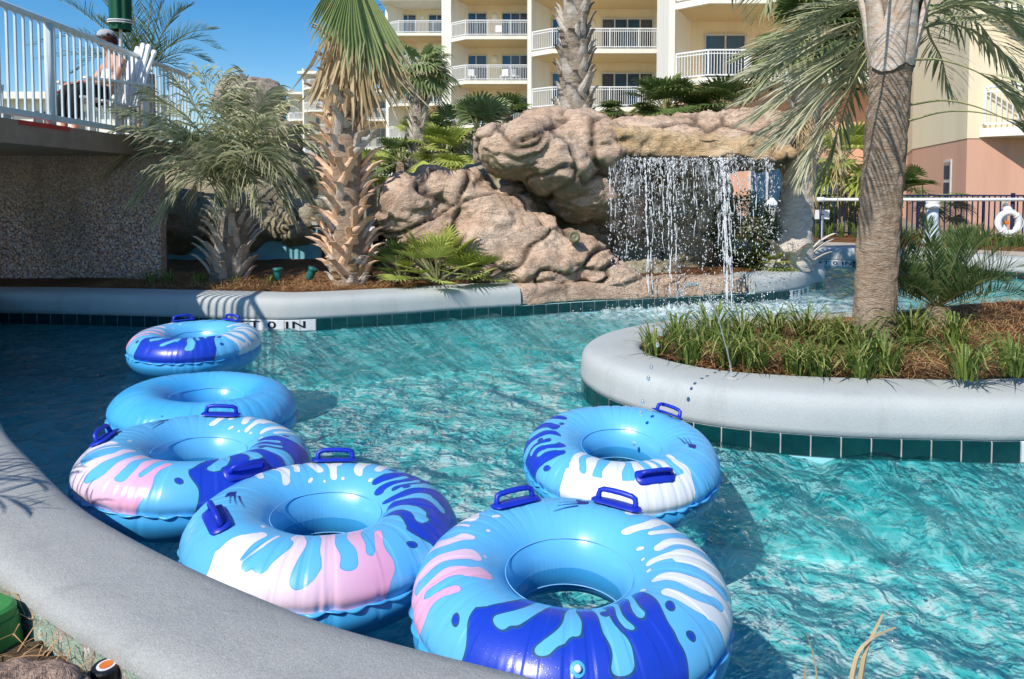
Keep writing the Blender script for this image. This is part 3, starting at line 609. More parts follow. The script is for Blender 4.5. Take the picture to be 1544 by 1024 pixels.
# ================================================================ ROCK FORMATION
def ell(px, py, Y, rx, ry, rd, roll=0, pitch=0):
    k = Y / FPX; return (at(px, py, Y), (rx * k, rd, ry * k), math.radians(roll), math.radians(pitch))
def rock(name, blobs, mat, parent, voxel=.045, seed=0, amp=1.0, crack=1.0, boxes=(), scale=1.0, strata=1.0):
    bm = bmesh.new()
    for c, r, roll, pit in blobs:
        mt = Matrix.Translation(c) @ Matrix.Rotation(-roll, 4, 'Y') @ Matrix.Rotation(pit, 4, 'X') @ Matrix.Diagonal((r[0], r[1], r[2], 1))
        bmesh.ops.create_icosphere(bm, subdivisions=4, radius=1, matrix=mt)
    for pts in boxes:
        vs = [bm.verts.new(p) for p in pts]; bmesh.ops.convex_hull(bm, input=vs)
    me = bpy.data.meshes.new('tmp'); bm.to_mesh(me); bm.free(); o = bpy.data.objects.new('tmp', me); COL.objects.link(o)
    md = o.modifiers.new('r', 'REMESH'); md.mode = 'VOXEL'; md.voxel_size = voxel
    dg = bpy.context.evaluated_depsgraph_get(); me2 = bpy.data.meshes.new_from_object(o.evaluated_get(dg)); bpy.data.objects.remove(o)
    n = len(me2.vertices); V = np.zeros(n * 3); me2.vertices.foreach_get('co', V); V = V.reshape(-1, 3)
    # soften joints a little
    E = np.zeros(len(me2.edges) * 2, int); me2.edges.foreach_get('vertices', E); E = E.reshape(-1, 2)
    for _ in range(3):
        A = np.zeros_like(V); C = np.zeros(n); np.add.at(A, E[:, 0], V[E[:, 1]]); np.add.at(A, E[:, 1], V[E[:, 0]]); np.add.at(C, E[:, 0], 1); np.add.at(C, E[:, 1], 1)
        V = V * .4 + .6 * A / C[:, None]
    me2.vertices.foreach_set('co', V.reshape(-1)); me2.update(); NN = np.zeros(n * 3); me2.vertex_normals.foreach_get('vector', NN); NN = NN.reshape(-1, 3)
    cr = np.zeros(n); off = Vector((seed * 7.3, seed * 3.1, seed * 5.7)); out = V.copy()
    for i in range(n):
        p = Vector(V[i]) * scale + off; q = p + .35 * noise.noise_vector(p * 1.4)
        d = .09 * noise.fractal(p * 1.0, 1, 2, 3)
        st = Vector((q.x * .9 + q.z * .7, q.y * .9, q.z * 2.6 - q.x * .5)); d += .06 * strata * (noise.ridged_multi_fractal(st * 1.1, .9, 2, 3, 1, 2) - 1.0)
        dist, _ = noise.voronoi(Vector((q.x * .55 + q.z * .3, q.y * .5, q.z * 1.0 - q.x * .5))); e = dist[1] - dist[0]
        if e < .07: t = (1 - e / .07); d -= .085 * crack * t * t; cr[i] = t ** 1.6 * crack
        d += .018 * noise.cell(_[0] * 3.1)
        d += .026 * strata * (noise.ridged_multi_fractal(Vector((p.x * 3 + p.z * 2, p.y * 3, p.z * 6 - p.x)), .9, 2, 3, 1, 2) - 1.0); d += .024 * noise.fractal(p * 7, .8, 2, 3) + .008 * noise.noise(p * 26)
        out[i] += NN[i] * d * amp / scale
    out -= np.array(parent.location if parent is not None else (0, 0, 0))
    me2.vertices.foreach_set('co', out.reshape(-1)); a = me2.attributes.new('crack', 'FLOAT', 'POINT'); a.data.foreach_set('value', np.clip(cr, 0, 1).astype(np.float32))
    me2.polygons.foreach_set('use_smooth', [True] * len(me2.polygons)); me2.materials.clear(); me2.materials.append(mat); me2.polygons.foreach_set('material_index', [0] * len(me2.polygons)); me2.update(); me2.name = name
    o = bpy.data.objects.new(name, me2); COL.objects.link(o); o.parent = parent; return o
RK = thing('rock_waterfall', 'big tan artificial rock formation with an overhanging ledge that water pours from', 'rock', (1.2, 9.9, .33))
rock('upper_boulder', [ell(790, 222, 9.5, 62, 40, .75, 14), ell(760, 228, 9.5, 52, 36, .65, -35), ell(835, 245, 9.6, 70, 48, .8, -32), ell(880, 215, 9.9, 80, 42, .9, -8), ell(905, 232, 9.45, 48, 22, .45, -4),
    ell(880, 285, 9.95, 60, 52, .75, -30), ell(850, 190, 10, 62, 20, .8, -8), ell(1085, 212, 10.7, 112, 46, 1.0, 3), ell(985, 214, 10.6, 100, 34, .9, 0), ell(1140, 222, 10.3, 40, 32, .6, -25), ell(1040, 222, 10.2, 110, 30, .7, 0), ell(930, 310, 10.2, 45, 50, .5, 0)], M['rock'], RK, .031, 1, 1.0)
def pbox(q, y0, y1):
    return [at(x, y, y0) for x, y in q] + [at(x, y, y1) for x, y in q]
rock('ledge', [ell(1175, 232, 9.6, 16, 11, .3)], M['rock_warm'], RK, .03, 2, .55, .6, strata=2.0, boxes=[pbox([(905, 198), (1000, 203), (1130, 210), (1172, 222), (1184, 233), (1170, 242), (1050, 237), (918, 234), (898, 220)], 9.15, 11.0)])
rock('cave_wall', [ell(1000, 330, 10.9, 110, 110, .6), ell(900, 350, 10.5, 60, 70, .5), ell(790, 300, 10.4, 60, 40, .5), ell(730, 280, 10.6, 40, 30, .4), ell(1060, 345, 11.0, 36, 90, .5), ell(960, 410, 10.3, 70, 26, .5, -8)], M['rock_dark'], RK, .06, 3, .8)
rock('lower_slope', [ell(655, 300, 9.5, 42, 52, .5, 4), ell(618, 312, 9.25, 44, 52, .55, 25), ell(596, 330, 9.2, 26, 34, .35, 20), ell(700, 312, 9.55, 60, 52, .6, -30), ell(655, 360, 9.3, 60, 60, .5), ell(750, 338, 9.4, 78, 44, .6, -31), ell(815, 366, 9.3, 84, 40, .55, -29), ell(740, 380, 9.15, 80, 56, .5, -14), ell(800, 404, 9.05, 84, 38, .5, -6),
    ell(868, 390, 9.25, 72, 34, .5, -24), ell(905, 412, 9.2, 62, 24, .42, -14), ell(690, 395, 9.2, 60, 50, .45), ell(775, 312, 9.7, 38, 26, .45, -40), ell(945, 424, 9.3, 42, 12, .3, -8)], M['rock'], RK, .030, 4, .85, 1.2, strata=1.3)
# rock-faced base course that replaces the coping below the fall
nR = normals(segR, 1); pts = segR
boxes = []
for i in range(0, len(pts) - 3, 3):
    j = min(i + 4, len(pts) - 1); P = []
    for k in (i, j):
        for o_ in (-.004, .5):
            for z in (.105, .34): P.append(pts[k] + nR[k] * (o_ + (.05 if z > .3 and o_ < .1 else 0)) + Vector((0, 0, z)))
    boxes.append(P)
rock('base_course', [], M['rock'], RK, .035, 5, .22, .7, boxes=boxes)
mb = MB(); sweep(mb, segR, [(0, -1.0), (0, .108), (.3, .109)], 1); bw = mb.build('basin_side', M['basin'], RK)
tiles(RK, segR, 1)
mb = MB(); c = at(866, 357, 8.72); mt = Matrix.Rotation(math.radians(100), 4, 'X')
def disc(mb, c, r, n, nor, prof):
    q = Vector(nor).normalized().to_track_quat('Z', 'Y').to_matrix(); rings = [mb.add([Vector(c) + q @ Vector((a * math.cos(2 * PI * j / n), a * math.sin(2 * PI * j / n), z)) for j in range(n)]) for a, z in prof]
    for a, b in zip(rings, rings[1:]):
        for j in range(n): mb.face(a + j, a + (j + 1) % n, b + (j + 1) % n, b + j)
    mb.face(*range(rings[-1], rings[-1] + n)); mb.face(*range(rings[0] + n - 1, rings[0] - 1, -1))
disc(mb, c, .07, 16, (-.1, -1, .25), [(.07, -.12), (.07, .0), (.055, .02), (.05, .0), (.02, .01)]); mb.build('light_fitting', simple('olive_metal', (.16, .16, .08), None, 8, .4, bstr=0), RK, smooth=True)
# white water
random.seed(21); mb = MB()
def blob(mb, p, r, st=1.0, n=5):
    i = mb.add([p + Vector((0, 0, r * st))] + [p + Vector((r * R(.7, 1.2) * math.cos(2 * PI * j / n), r * R(.7, 1.2) * math.sin(2 * PI * j / n), R(-.3, .3) * r)) for j in range(n)] + [p - Vector((0, 0, r * st))])
    for j in range(n): mb.face(i, i + 1 + j, i + 1 + (j + 1) % n); mb.face(i + n + 1, i + 1 + (j + 1) % n, i + 1 + j)
dens = [(918, 1.), (935, .5), (950, .8), (985, 1.), (1010, .9), (1020, .7), (1060, .5), (1085, 1.2), (1090, 1.2), (1110, .3), (1150, .4), (1165, .2)]
def fall_pt(px, t):   # t seconds after the lip
    Y0 = 9.12 - (px - 1045) * .0002; p0 = at(px, 238, Y0); return p0 + Vector((0, -.55 * t, -4.9 * t * t))
strands = [922, 930, 944, 958, 965, 976, 986, 992, 1000, 1008, 1016, 1030, 1044, 1058, 1072, 1080, 1086, 1088, 1091, 1104, 1128, 1150]
for px in strands:
    for rep in range(3):
        main = px in (1086, 1088, 1091, 976, 1008); x0 = px + R(-6, 6); tmax = R(.52, .6) if main else R(.12, .5); t = R(0, .03); ph = R(0, 9)
        while t < tmax:
            L = R(.02, .07); n = 6; pts = []; rad = []
            for k in range(n):
                tt = t + L * k / (n - 1); q = fall_pt(x0, tt); q += Vector((.025 * noise.noise(Vector((ph, tt * 14, 0))) + R(-.004, .004), .02 * noise.noise(Vector((ph, 5, tt * 14))), 0)); pts.append(q); rad.append((.0095 if main else .0062) * math.sin(PI * (k + .6) / (n + .2)) * R(.5, 1.3))
            mb.tube(pts, rad, 5); t += L + R(.0, .02 + .05 * (not main))
for _ in range(4800):
    px = R(916, 1168); t = .6 * R(.03, 1) ** .8
    w = min(1, .35 + sum(max(0, 1 - abs(px - d) / 14) * a for d, a in dens))
    if R(0, 1) > w: continue
    q = fall_pt(px, t) + Vector((R(-.05, .05), R(-.25, .25) * (.3 + t), R(-.05, .05)))
    if q.z < .0: q.z = R(0, .25)
    blob(mb, q, random.choice((.0035, .0045, .005, .006, .0075, .010)), R(1, 2.6))
WF = thing('waterfall', 'broken white strands and drops of water falling from the rock ledge', 'waterfall', tuple(fall_pt(1040, .5)))
mb.build('falling_drops', M['foam'], WF, smooth=True)
for dy, lo, hi in ((0, 916, 1108), (.07, 924, 1096), (-.06, 1060, 1170)):
    mb = MB(); rows = []; tp = []
    for k in range(24):
        t = .60 * (k / 23) ** .8; rows.append([fall_pt(px, t) + Vector((0, dy - .03 + .05 * noise.noise(Vector((px * .05, t * 3, dy * 9))), 0)) for px in np.linspace(lo, hi, 40)]); tp.append(max(.0, min(1, .62 - 1.3 * t)) if dy >= 0 else max(0, .4 - .8 * t))
    mb.grid(rows, tips=tp); mb.build('water_sheet', M['sheet'], WF, smooth=True)
mb = MB()
for _ in range(900):
    a = R(0, 2 * PI); d = abs(random.gauss(0, .55)); p = Vector((2.55 + 1.5 * d * math.cos(a), 8.6 + .5 * d * math.sin(a), abs(random.gauss(0, .10)) * math.exp(-d) + .005)); blob(mb, p, R(.003, .010), R(.8, 1.5))
tag(mb.build('splash', M['foam'], smooth=True), 'white splash drops where the waterfall meets the pool', 'splash', kind='stuff')
# ================================================================ BUILDINGS
def rail(mb, pts, z, h=1.05, step=.115, w=.022, post=1.5):
    for a, b in zip(pts, pts[1:]):
        a = Vector((a[0], a[1], z)); b = Vector((b[0], b[1], z)); d = b - a; L = d.length; u = Vector((0, 0, 1))
        mb.bar(a + u * h, b + u * h, .07, .06); mb.bar(a + u * (h - .13), b + u * (h - .13), .035, .035); mb.bar(a + u * .1, b + u * .1, .05, .05)
        n = int(L / step)
        for k in range(n + 1):
            p = a + d * (k / max(1, n)); wd = .06 if k % int(post / step) == 0 else w; mb.bar(p + u * .1, p + u * (h - .02), wd, wd)
def door_set(root, x0, x1, y, z, hgt, n, pats='gc'):
    fr = MB(); fr.box(((x0 + x1) / 2, y - .03, z + hgt + .03), (x1 - x0 + .12, .1, .08)); w = (x1 - x0) / n
    for k in range(n + 1): fr.box((x0 + k * w, y - .03, z + hgt / 2), (.07, .09, hgt))
    f = fr.build('sliding_door', M['alu'], root); g = MB()
    for k in range(n):
        g.cur = 0 if pats[k % len(pats)] == 'g' else 1; a, b = x0 + k * w + .035, x0 + (k + 1) * w - .035; g.poly([(a, y - .01, z), (b, y - .01, z), (b, y - .01, z + hgt), (a, y - .01, z + hgt)])
    g.build('glass', [M['glass'], M['curtain']], f)
HT = thing('hotel_building', 'tall cream hotel block stepping towards the right, with rows of white balconies', 'building', (9, 40, .34))
def bay(root, p0, p1, Yf, pil, floors, top, cols, splay=1.1, deep=1.9, proj=1.0, first=True, back=None, lamp=(), low=None, tone='cream'):
    xw = lambda px, Y: (px - 772) / FPX * Y
    x0, x1 = xw(p0, Yf), xw(p1, Yf); xp = xw(p0 + pil, Yf); Yb = Yf + deep
    m = MB(); m.prism([(x0, Yf), (xp, Yf), (xp + splay, Yb), (xp + splay, Yb + .4), (x0, Yb + .4)], .3, top + .9); m.build('wall', M['white_stucco'], root)
    m = MB(); m.box(((xp + splay + x1 + 2.5) / 2, Yb + .22, (top + .3) / 2), (x1 + 2.5 - xp - splay, .44, top - .3)); m.build('wall', M[tone], root)
    if low:
        m = MB(); m.box(((xp + x1 + 2.5) / 2, Yf + .4, low / 2 + .17), (x1 + 2.5 - xp, .5, low - .34)); m.build('ground_floor_wall', M['salmon'], root)
        for k in range(5):
            a = xp + .8 + k * 2.3
            if a + 1.5 < x1 + 2: door_set(root, a, a + 1.4, Yf + .15, .36, 2.0, 2, 'g')
    m = MB(); m.prism([(x0 - .3, Yf - proj - .2), (x1 + .3, Yf - proj - .2), (x1 + .3, Yb + 4), (x0 - .3, Yb + 4)], top, top + .35); m.build('roof', M['white_stucco'], root)
    for z in floors:
        if z > top - 1: continue
        poly = [(xp - .02, Yf - .02), (xp + proj * 1.05, Yf - proj), (x1 + .6, Yf - proj), (x1 + .6, Yb - .005), (xp + splay + .02, Yb - .005)]
        s = MB(); s.prism(poly, z - .24, z); bl = s.build('balcony', M['white_stucco'], root)
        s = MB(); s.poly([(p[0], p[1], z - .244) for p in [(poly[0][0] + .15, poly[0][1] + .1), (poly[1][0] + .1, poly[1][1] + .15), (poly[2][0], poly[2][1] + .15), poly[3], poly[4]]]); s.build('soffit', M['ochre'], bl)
        s = MB(); rail(s, [(xp + .05, Yf - .06), (xp + proj * 1.05 + .03, Yf - proj + .07), (x1 + .5, Yf - proj + .07)], z); s.build('railing', M['white_paint'], bl)
        for a, b, n, pt in cols: door_set(root, xw(a, Yb), xw(b, Yb), Yb, z, 2.2, n, pt)
        for a in lamp:
            s = MB(); disc(s, (xw(a, Yb), Yb - .0, z + 2.0), .2, 12, (0, -1, 0), [(.24, -.02), (.24, .03), (.17, .09)]); s.build('wall_lamp', M['white_stucco'], root, smooth=True)
FL = [2.72, 5.75, 8.80, 11.83, 14.86, 17.9, 20.9]
bay(HT, 520, 584, 76, 3, FL[:3], 11.6, [(540, 560, 2, 'gc'), (568, 582, 2, 'c')], lamp=(564,))
bay(HT, 583, 667, 62, 4, FL[:5], 17.6, [(605, 629, 2, 'gc'), (648, 672, 2, 'gc')], lamp=(638,))
bay(HT, 667, 786, 49, 14, FL[:5], 17.8, [(703, 734, 2, 'gc'), (757, 797, 3, 'gcc')], lamp=(746,))
bay(HT, 796, 1010, 38, 5, FL[:4], 17.8, [(832, 862, 2, 'g'), (906, 982, 4, 'cggc')], lamp=(890,))
bay(HT, 1006, 1420, 28, 9, FL[1:4], 15.5, [(1060, 1120, 2, 'gg'), (1165, 1230, 2, 'g'), (1290, 1370, 3, 'gcg')], lamp=(1143,), low=5.4)
FB_ = thing('far_hotel_wing', 'small distant white hotel block seen between the shaggy palms', 'building', (-28, 95, .34))
bay(FB_, 436, 462, 108, 2, FL[:5], 15.6, [(446, 454, 2, 'gc')], lamp=()); bay(FB_, 458, 512, 95, 2, FL[:5], 16.6, [(470, 484, 2, 'gc'), (492, 505, 2, 'c')])
LB = thing('low_building', 'pale low building seen through the railing at the far left', 'building', (-36, 55, .34))
mb = MB(); mb.box((-40, 56, 4.2), (22, 6, 7.8)); mb.build('wall', M['white_stucco'], LB)
mb = MB(); mb.box((-40, 55.6, 8.3), (23, 7.6, .5)); mb.build('roof', M['white_stucco'], LB)
for z in (2.6, 5.7):
    for k in range(6): door_set(LB, -49 + k * 3.2, -47.4 + k * 3.2, 52.97, z, 1.5, 2, 'cg')
# right building
CB = thing('corner_building', 'cream and salmon building corner at the right edge with a white balcony', 'building', (11.7, 18, .34))
cA, cB, cC = Vector((11.72, 18.0)), Vector((13.3, 23.2)), Vector((15.0, 26.5))
for z0, z1, mt in ((.3, 2.78, 'salmon'), (2.784, 13, 'cream')):
    e = 0 if mt == 'salmon' else .02
    m = MB(); m.prism([(cA.x - e, cA.y - e), (26, 18.0 - e), (26, 28), (cC.x - e, 28), (cC.x - e, cC.y), (cB.x - e, cB.y)], z0, z1); m.build('wall', M[mt], CB)
d = (cB - cA).normalized(); nrm = Vector((-d.y, d.x))
q = cA + d * 1.5
mt = Matrix(((d.x, nrm.x, 0), (d.y, nrm.y, 0), (0, 0, 1)))
m = MB(); m.box((q.x + nrm.x * .005, q.y + nrm.y * .005, 1.72), (.62, .06, 1.15), mat=mt); f = m.build('window', M['alu'], CB)
m = MB()
for zc in (1.43, 1.99): m.box((q.x + nrm.x * .03, q.y + nrm.y * .03, zc), (.5, .04, .46), mat=mt)
m.build('glass', M['curtain'], f)
m = MB(); bp_ = [(12.0, 17.97), (13.1, 16.9), (24, 16.9), (24, 17.97)]; m.prism(bp_, 2.82, 3.04); bl = m.build('balcony', M['white_stucco'], CB)
m = MB(); rail(m, [(12.08, 17.9), (13.14, 16.98), (24, 16.98)], 3.04); m.build('railing', M['white_paint'], bl)
m = MB(); m.prism([(12.0, 17.97), (13.1, 16.9), (24, 16.9), (24, 17.97)], 5.85, 6.08); bl = m.build('balcony', M['white_stucco'], CB)
m = MB(); rail(m, [(12.08, 17.9), (13.14, 16.98), (24, 16.98)], 6.08); m.build('railing', M['white_paint'], bl)
# ================================================================ FOOTBRIDGE at the left
def railP(Y): return Vector((-4.80 - .055 * (Y - 6.5), Y, 0))
BR = thing('footbridge', 'raised footbridge with dark shadow-speckled abutment at the left edge, in deep shade', 'bridge', (-6.2, 8.6, 0))
e0, e1 = railP(3.6), railP(11.2)
mb = MB(); mb.prism([(e0.x - 3.2, e0.y), (e0.x + .06, e0.y), (e1.x + .06, e1.y), (e1.x - 3.2, e1.y)], 1.96, 2.19); mb.build('deck', M['fascia'], BR)
mb = MB(); a = Vector(railP(6.74)); b = railP(7.6); mb.prism([(a.x - .1, a.y), (a.x + .064, a.y), (b.x + .064, b.y), (b.x - .1, b.y)], 2.145, 2.194); mb.build('painted_kerb', M['red_paint'], BR)
mb = MB(); mb.prism([(-11, 9.3), (-4.70, 9.3), (-4.85, 9.75), (-11, 9.75)], .2, 1.965); mb.build('abutment', M['shadow_grain'], BR)
mb = MB(); mb.box((-8.9, 7, 1.0), (.4, 7, 2.0)); mb.build('pier', M['shadow_grain'], BR)
RL = thing('bridge_railing', 'pale blue-grey metal railing along the footbridge edge', 'railing', tuple(railP(7) + Vector((0, 0, 2.2))))
mb = MB(); z0 = 2.20
def rl(Y, h): p = railP(Y); p.z = z0 + h; return p
mb.tube([rl(4.6, 1.07), rl(11, 1.07)], .034, 10); mb.build('top_rail', M['rail_paint'], RL, smooth=True)
mb = MB(); mb.bar(rl(4.6, .07), rl(11, .07), .05, .06)
Y = 4.7
while Y < 11: mb.bar(rl(Y, .07), rl(Y, 1.06), .020, .020); Y += .125
mb.build('balusters', M['rail_paint'], RL)
for Y in (5.2, 7.36, 9.52): mb = MB(); mb.tube([rl(Y, -.02), rl(Y, 1.06)], .045, 10); mb.build('post', M['rail_paint'], RL, smooth=True)
RL2 = thing('bridge_railing', 'thin grey rail on the far side of the footbridge, behind the seated person', 'railing', (-8, 8.2, 2.2))
mb = MB(); q0, q1 = Vector((-7.6, 5, 2.2)), Vector((-8.0, 11, 2.2)); mb.bar(q0 + Vector((0, 0, .9)), q1 + Vector((0, 0, .9)), .06, .08); mb.build('top_rail', M['rail_paint'], RL2)
mb = MB()
for k in range(30): p = q0.lerp(q1, k / 29); mb.bar(p, p + Vector((0, 0, .87)), .025)
mb.bar(q0 + Vector((0, 0, .08)), q1 + Vector((0, 0, .08)), .05); mb.build('balusters', M['rail_paint'], RL2)
# dark rocks and a low blue wall standing in for a strip of pool, in the shade behind the shaggy palm
RD = thing('shaded_rock', 'dark shaded rock mass behind the shaggy grey palm, with brown boulders on top', 'rock', (-4.2, 12.3, .33))
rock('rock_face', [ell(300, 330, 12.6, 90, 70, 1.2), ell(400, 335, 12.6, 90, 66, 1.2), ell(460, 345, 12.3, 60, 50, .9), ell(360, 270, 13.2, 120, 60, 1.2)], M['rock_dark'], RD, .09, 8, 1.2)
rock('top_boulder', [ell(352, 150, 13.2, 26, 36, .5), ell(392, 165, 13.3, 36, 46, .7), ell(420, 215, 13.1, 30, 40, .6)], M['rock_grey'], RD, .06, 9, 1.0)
LW = thing('low_wall', 'low blue stand-in for a strip of pool in the shade behind the shaggy grey palm', 'wall', (-4, 11.6, .33))
mb = MB(); a, b = at(240, 412, 11.7), at(480, 412, 11.7); mb.box(((a.x + b.x) / 2, 11.8, .6), (b.x - a.x, .25, .62)); mb.build('wall_face', simple('blue_render', (.22, .55, .64), (.17, .46, .55), 3, .8), LW)
mb = MB(); mb.box(((a.x + b.x) / 2, 11.78, .93), (b.x - a.x + .04, .33, .05)); mb.build('wall_cap', M['plaster'], LW)
# ================================================================ PLANTS
random.seed(99)
UP = Vector((0, 0, 1))
def feather(mb, P, n, ln, w, droop=.5, lean=.55, vee=.35, start=.12, stalk=.012, sides=(1, -1), mi=0, ms=1, tipcol=.0, curl=0, n_spl=22, prof=None, ragged=.15):
    pts = spline(P, n_spl); N = len(pts); mb.cur = ms; mb.cv = .5
    mb.tube(pts, [stalk * (1 - .8 * k / (N - 1)) for k in range(N)], 5, squash=.7); mb.cur = mi
    for k in range(n):
        for s in sides:
            u = start + (1 - start) * (k + R(-.3, .3)) / n; u = max(0, min(.999, u)); f = u * (N - 1); i = min(int(f), N - 2); p = pts[i].lerp(pts[i + 1], f - i)
            t = (pts[min(i + 1, N - 1)] - pts[max(i - 1, 0)]).normalized(); sd = t.cross(UP)
            if sd.length < .15: sd = Vector((R(-1, 1), R(-1, 1), 0))
            sd = sd.normalized() * s; nrm = sd.cross(t) * s; nrm = nrm if nrm.z > 0 else -nrm
            L = ln * (prof(u) if prof else (.45 + .75 * math.sin(PI * min(1, .12 + u * .85)))) * R(1 - ragged, 1 + ragged)
            d = (sd * (1 - lean * (.6 + .5 * u)) + t * lean * (.7 + .6 * u) + nrm * vee * R(.5, 1.4) + Vector((R(-.1, .1), R(-.1, .1), R(-.1, .1)))).normalized()
            wd = t.lerp(nrm, .35).normalized() * w * R(.75, 1.2); mb.cv = min(1, max(0, random.gauss(.5, .25))); q = [p]; dd = d.copy()
            for j in range(3): dd = (dd + Vector((0, 0, -droop * (.35 + .35 * j) * R(.7, 1.3))) + Vector((R(-.05, .05), R(-.05, .05), 0))).normalized(); q.append(q[-1] + dd * L / 3)
            ix = mb.add([q[0] - wd * .5, q[0] + wd * .5, q[1] - wd, q[1] + wd, q[2] - wd * .8, q[2] + wd * .8, q[3]], tips=[0, 0, .2, .2, .6, .6, 1.])
            mb.face(ix, ix + 1, ix + 3, ix + 2); mb.face(ix + 2, ix + 3, ix + 5, ix + 4); mb.face(ix + 4, ix + 5, ix + 6)
def arch(c, tip, rise=.35, sag=.0):
    c, tip = Vector(c), Vector(tip); d = tip - c; L = d.length
    return [c, c + d * .3 + UP * L * rise * .8, c + d * .65 + UP * (L * rise * .85), tip + UP * sag]
def fan(mb, hub, axis, nrm, rad, spread=125, n=22, droop=.25, split=.55, fold=.25, mi=0, dry=0, var=None):
    axis = Vector(axis).normalized(); nrm = (Vector(nrm) - axis * Vector(nrm).dot(axis)).normalized(); sd = axis.cross(nrm); hub = Vector(hub); v0 = R(.2, .9) if var is None else var
    for k in range(n):
        a = math.radians(spread) * (2 * (k + .5) / n - 1); da = math.radians(spread) / n; mb.cur = mi; mb.cv = min(1, max(0, v0 + R(-.18, .18)))
        L = rad * (.80 + .2 * math.cos(a * .8)) * R(.9, 1.06)
        def pt(r, ang, lift=0):
            d = axis * math.cos(ang) + sd * math.sin(ang); return hub + d * r + nrm * (lift - abs(math.sin(ang)) * r * -fold * .6) - UP * droop * r * r / rad
        s = split * R(.85, 1.1); m0, m1 = pt(L * s, a - da), pt(L * s, a + da); mc = pt(L * s, a, .02 * rad); e = L * .8; h0, h1 = pt(e, a - da * .38), pt(e, a + da * .38)
        tip = pt(L, a + R(-.05, .05)) - UP * droop * L * R(.1, .5) + Vector((R(-.03, .03), R(-.03, .03), 0)) * rad
        ix = mb.add([hub, m0, mc, m1, h0, h1, tip], tips=[0, .15, .15, .15, .6, .6, 1.])
        mb.face(ix, ix + 1, ix + 2); mb.face(ix, ix + 2, ix + 3); mb.face(ix + 1, ix + 4, ix + 2); mb.face(ix + 2, ix + 4, ix + 5); mb.face(ix + 2, ix + 5, ix + 3); mb.face(ix + 4, ix + 6, ix + 5)
def fan_leaf(mb, c, az, el, pet, rad, mi=0, ms=1, droop=.25, bend=.25, **k):
    d = Vector((math.cos(az) * math.cos(el), math.sin(az) * math.cos(el), math.sin(el))); hub = Vector(c) + d * pet - UP * bend * pet * pet
    mb.cur = ms; mb.cv = .5; mid = Vector(c) + d * pet * .5 - UP * bend * pet * pet * .25; mb.tube([c, mid, hub], [.016, .012, .009], 5)
    ax = (hub - mid).normalized(); ax = (ax - UP * droop * .6).normalized(); nr = UP - ax * ax.z
    if nr.length < .2: nr = -Vector((math.cos(az), math.sin(az), 0)) * -1
    nr = (nr.normalized() + Vector((R(-.3, .3), R(-.3, .3), 0)))
    fan(mb, hub, ax, nr, rad, droop=droop, mi=mi, **k)
def trunk(name, P, rads, mat, root, n=16, rough=.06, seed=0, segs=60, ring=0):
    pts = spline(P, segs); mb = MB(); N = len(pts); rr = [np.interp(k / (N - 1), np.linspace(0, 1, len(rads)), rads) for k in range(N)]; rings = []
    for k, p in enumerate(pts):
        row = []
        for j in range(n):
            a = 2 * PI * j / n; q = Vector((math.cos(a), math.sin(a), 0)); v = Vector((q.x * 2.2, q.y * 2.2, p.z * 3.5 + seed)); f = 1 + rough * noise.fractal(v * 2, 1, 2, 3)
            if ring: f += rough * .8 * (abs(((p.z * ring + .12 * noise.noise(v * .9)) % 1) - .5) - .25)
            row.append(p + q * rr[k] * f)
        row.append(row[0]); rings.append(row)
    mb.grid(rings); return mb.build(name, mat, root, smooth=True), pts, rr
def boots(mb, pts, rr, t0, t1, n, wid, ln, out=.45, mats=(0,), twist=2.4, jit=.15, curl=0., thick=.02, cross=0):
    for k in range(n):
        t = t0 + (t1 - t0) * k / n; f = t * (len(pts) - 1); i = min(int(f), len(pts) - 2); p = pts[i].lerp(pts[i + 1], f - i); r = rr[i]; a = k * twist + R(-jit, jit)
        rad = Vector((math.cos(a), math.sin(a), 0)); tan = Vector((-rad.y, rad.x, 0)); L = ln * R(.75, 1.2); W_ = wid * R(.85, 1.15); mb.cur = random.choice(mats); mb.cv = R(0, 1)
        lean = R(-.35, .35) if not cross else cross * (1 if k % 2 else -1) * R(.75, 1.2); rows = []
        for u, o, wf in ((0, -.02, 1.0), (.28, .02, .86), (.6, .02 + out * L * .35, .60), (.85, .02 + out * L * .75, .50), (1., .03 + out * L * (1.05 + curl), .54)):
            c = p + rad * (r + o) + UP * L * u * (1 - .2 * out) + tan * lean * L * u; hw = W_ * wf / 2
            bow = .22 * hw + .01; rows.append([c - tan * hw - rad * bow * .9, c - tan * hw * .5 + rad * .0, c + rad * bow * .35, c + tan * hw * .5, c + tan * hw - rad * bow * .9, c + tan * hw * .8 - rad * (bow + thick), c - rad * thick, c - tan * hw * .8 - rad * (bow + thick), c - tan * hw - rad * bow * .9])
        mb.grid(rows); mb.poly(rows[-1][:-1])
LM = lambda a: [M[a], M['stalk'], M['leaf_dry']]
# ---- shaggy pindo palm at the left
c0 = at(345, 414, 9.15); c0.z = .30
T = thing('pindo_palm', 'short shaggy grey-green feather palm with a stubby trunk at the left', 'palm tree', tuple(c0))
cc = at(348, 318, 9.15)
tr_, pts, rr = trunk('trunk', [c0, c0.lerp(cc, .5) + Vector((.02, 0, 0)), cc], [.25, .24, .20, .16], M['bark_grey'], T, segs=20)
mb = MB(); boots(mb, pts, rr, .0, .95, 46, .15, .30, .55, (0, 0, 1), jit=.5); mb.build('leaf_bases', [M['boot_grey'], M['bark_grey']], T)
mb = MB()
tips = [(150, 215), (165, 262), (185, 170), (205, 300), (225, 140), (240, 330), (262, 120), (280, 300), (300, 108), (320, 330), (335, 112), (360, 300), (372, 118), (405, 135), (430, 160), (440, 330), (462, 190), (478, 230), (484, 275), (480, 320), (400, 320), (255, 225), (420, 260), (310, 240), (370, 230), (210, 215), (450, 290), (230, 180), (400, 180), (345, 150)]
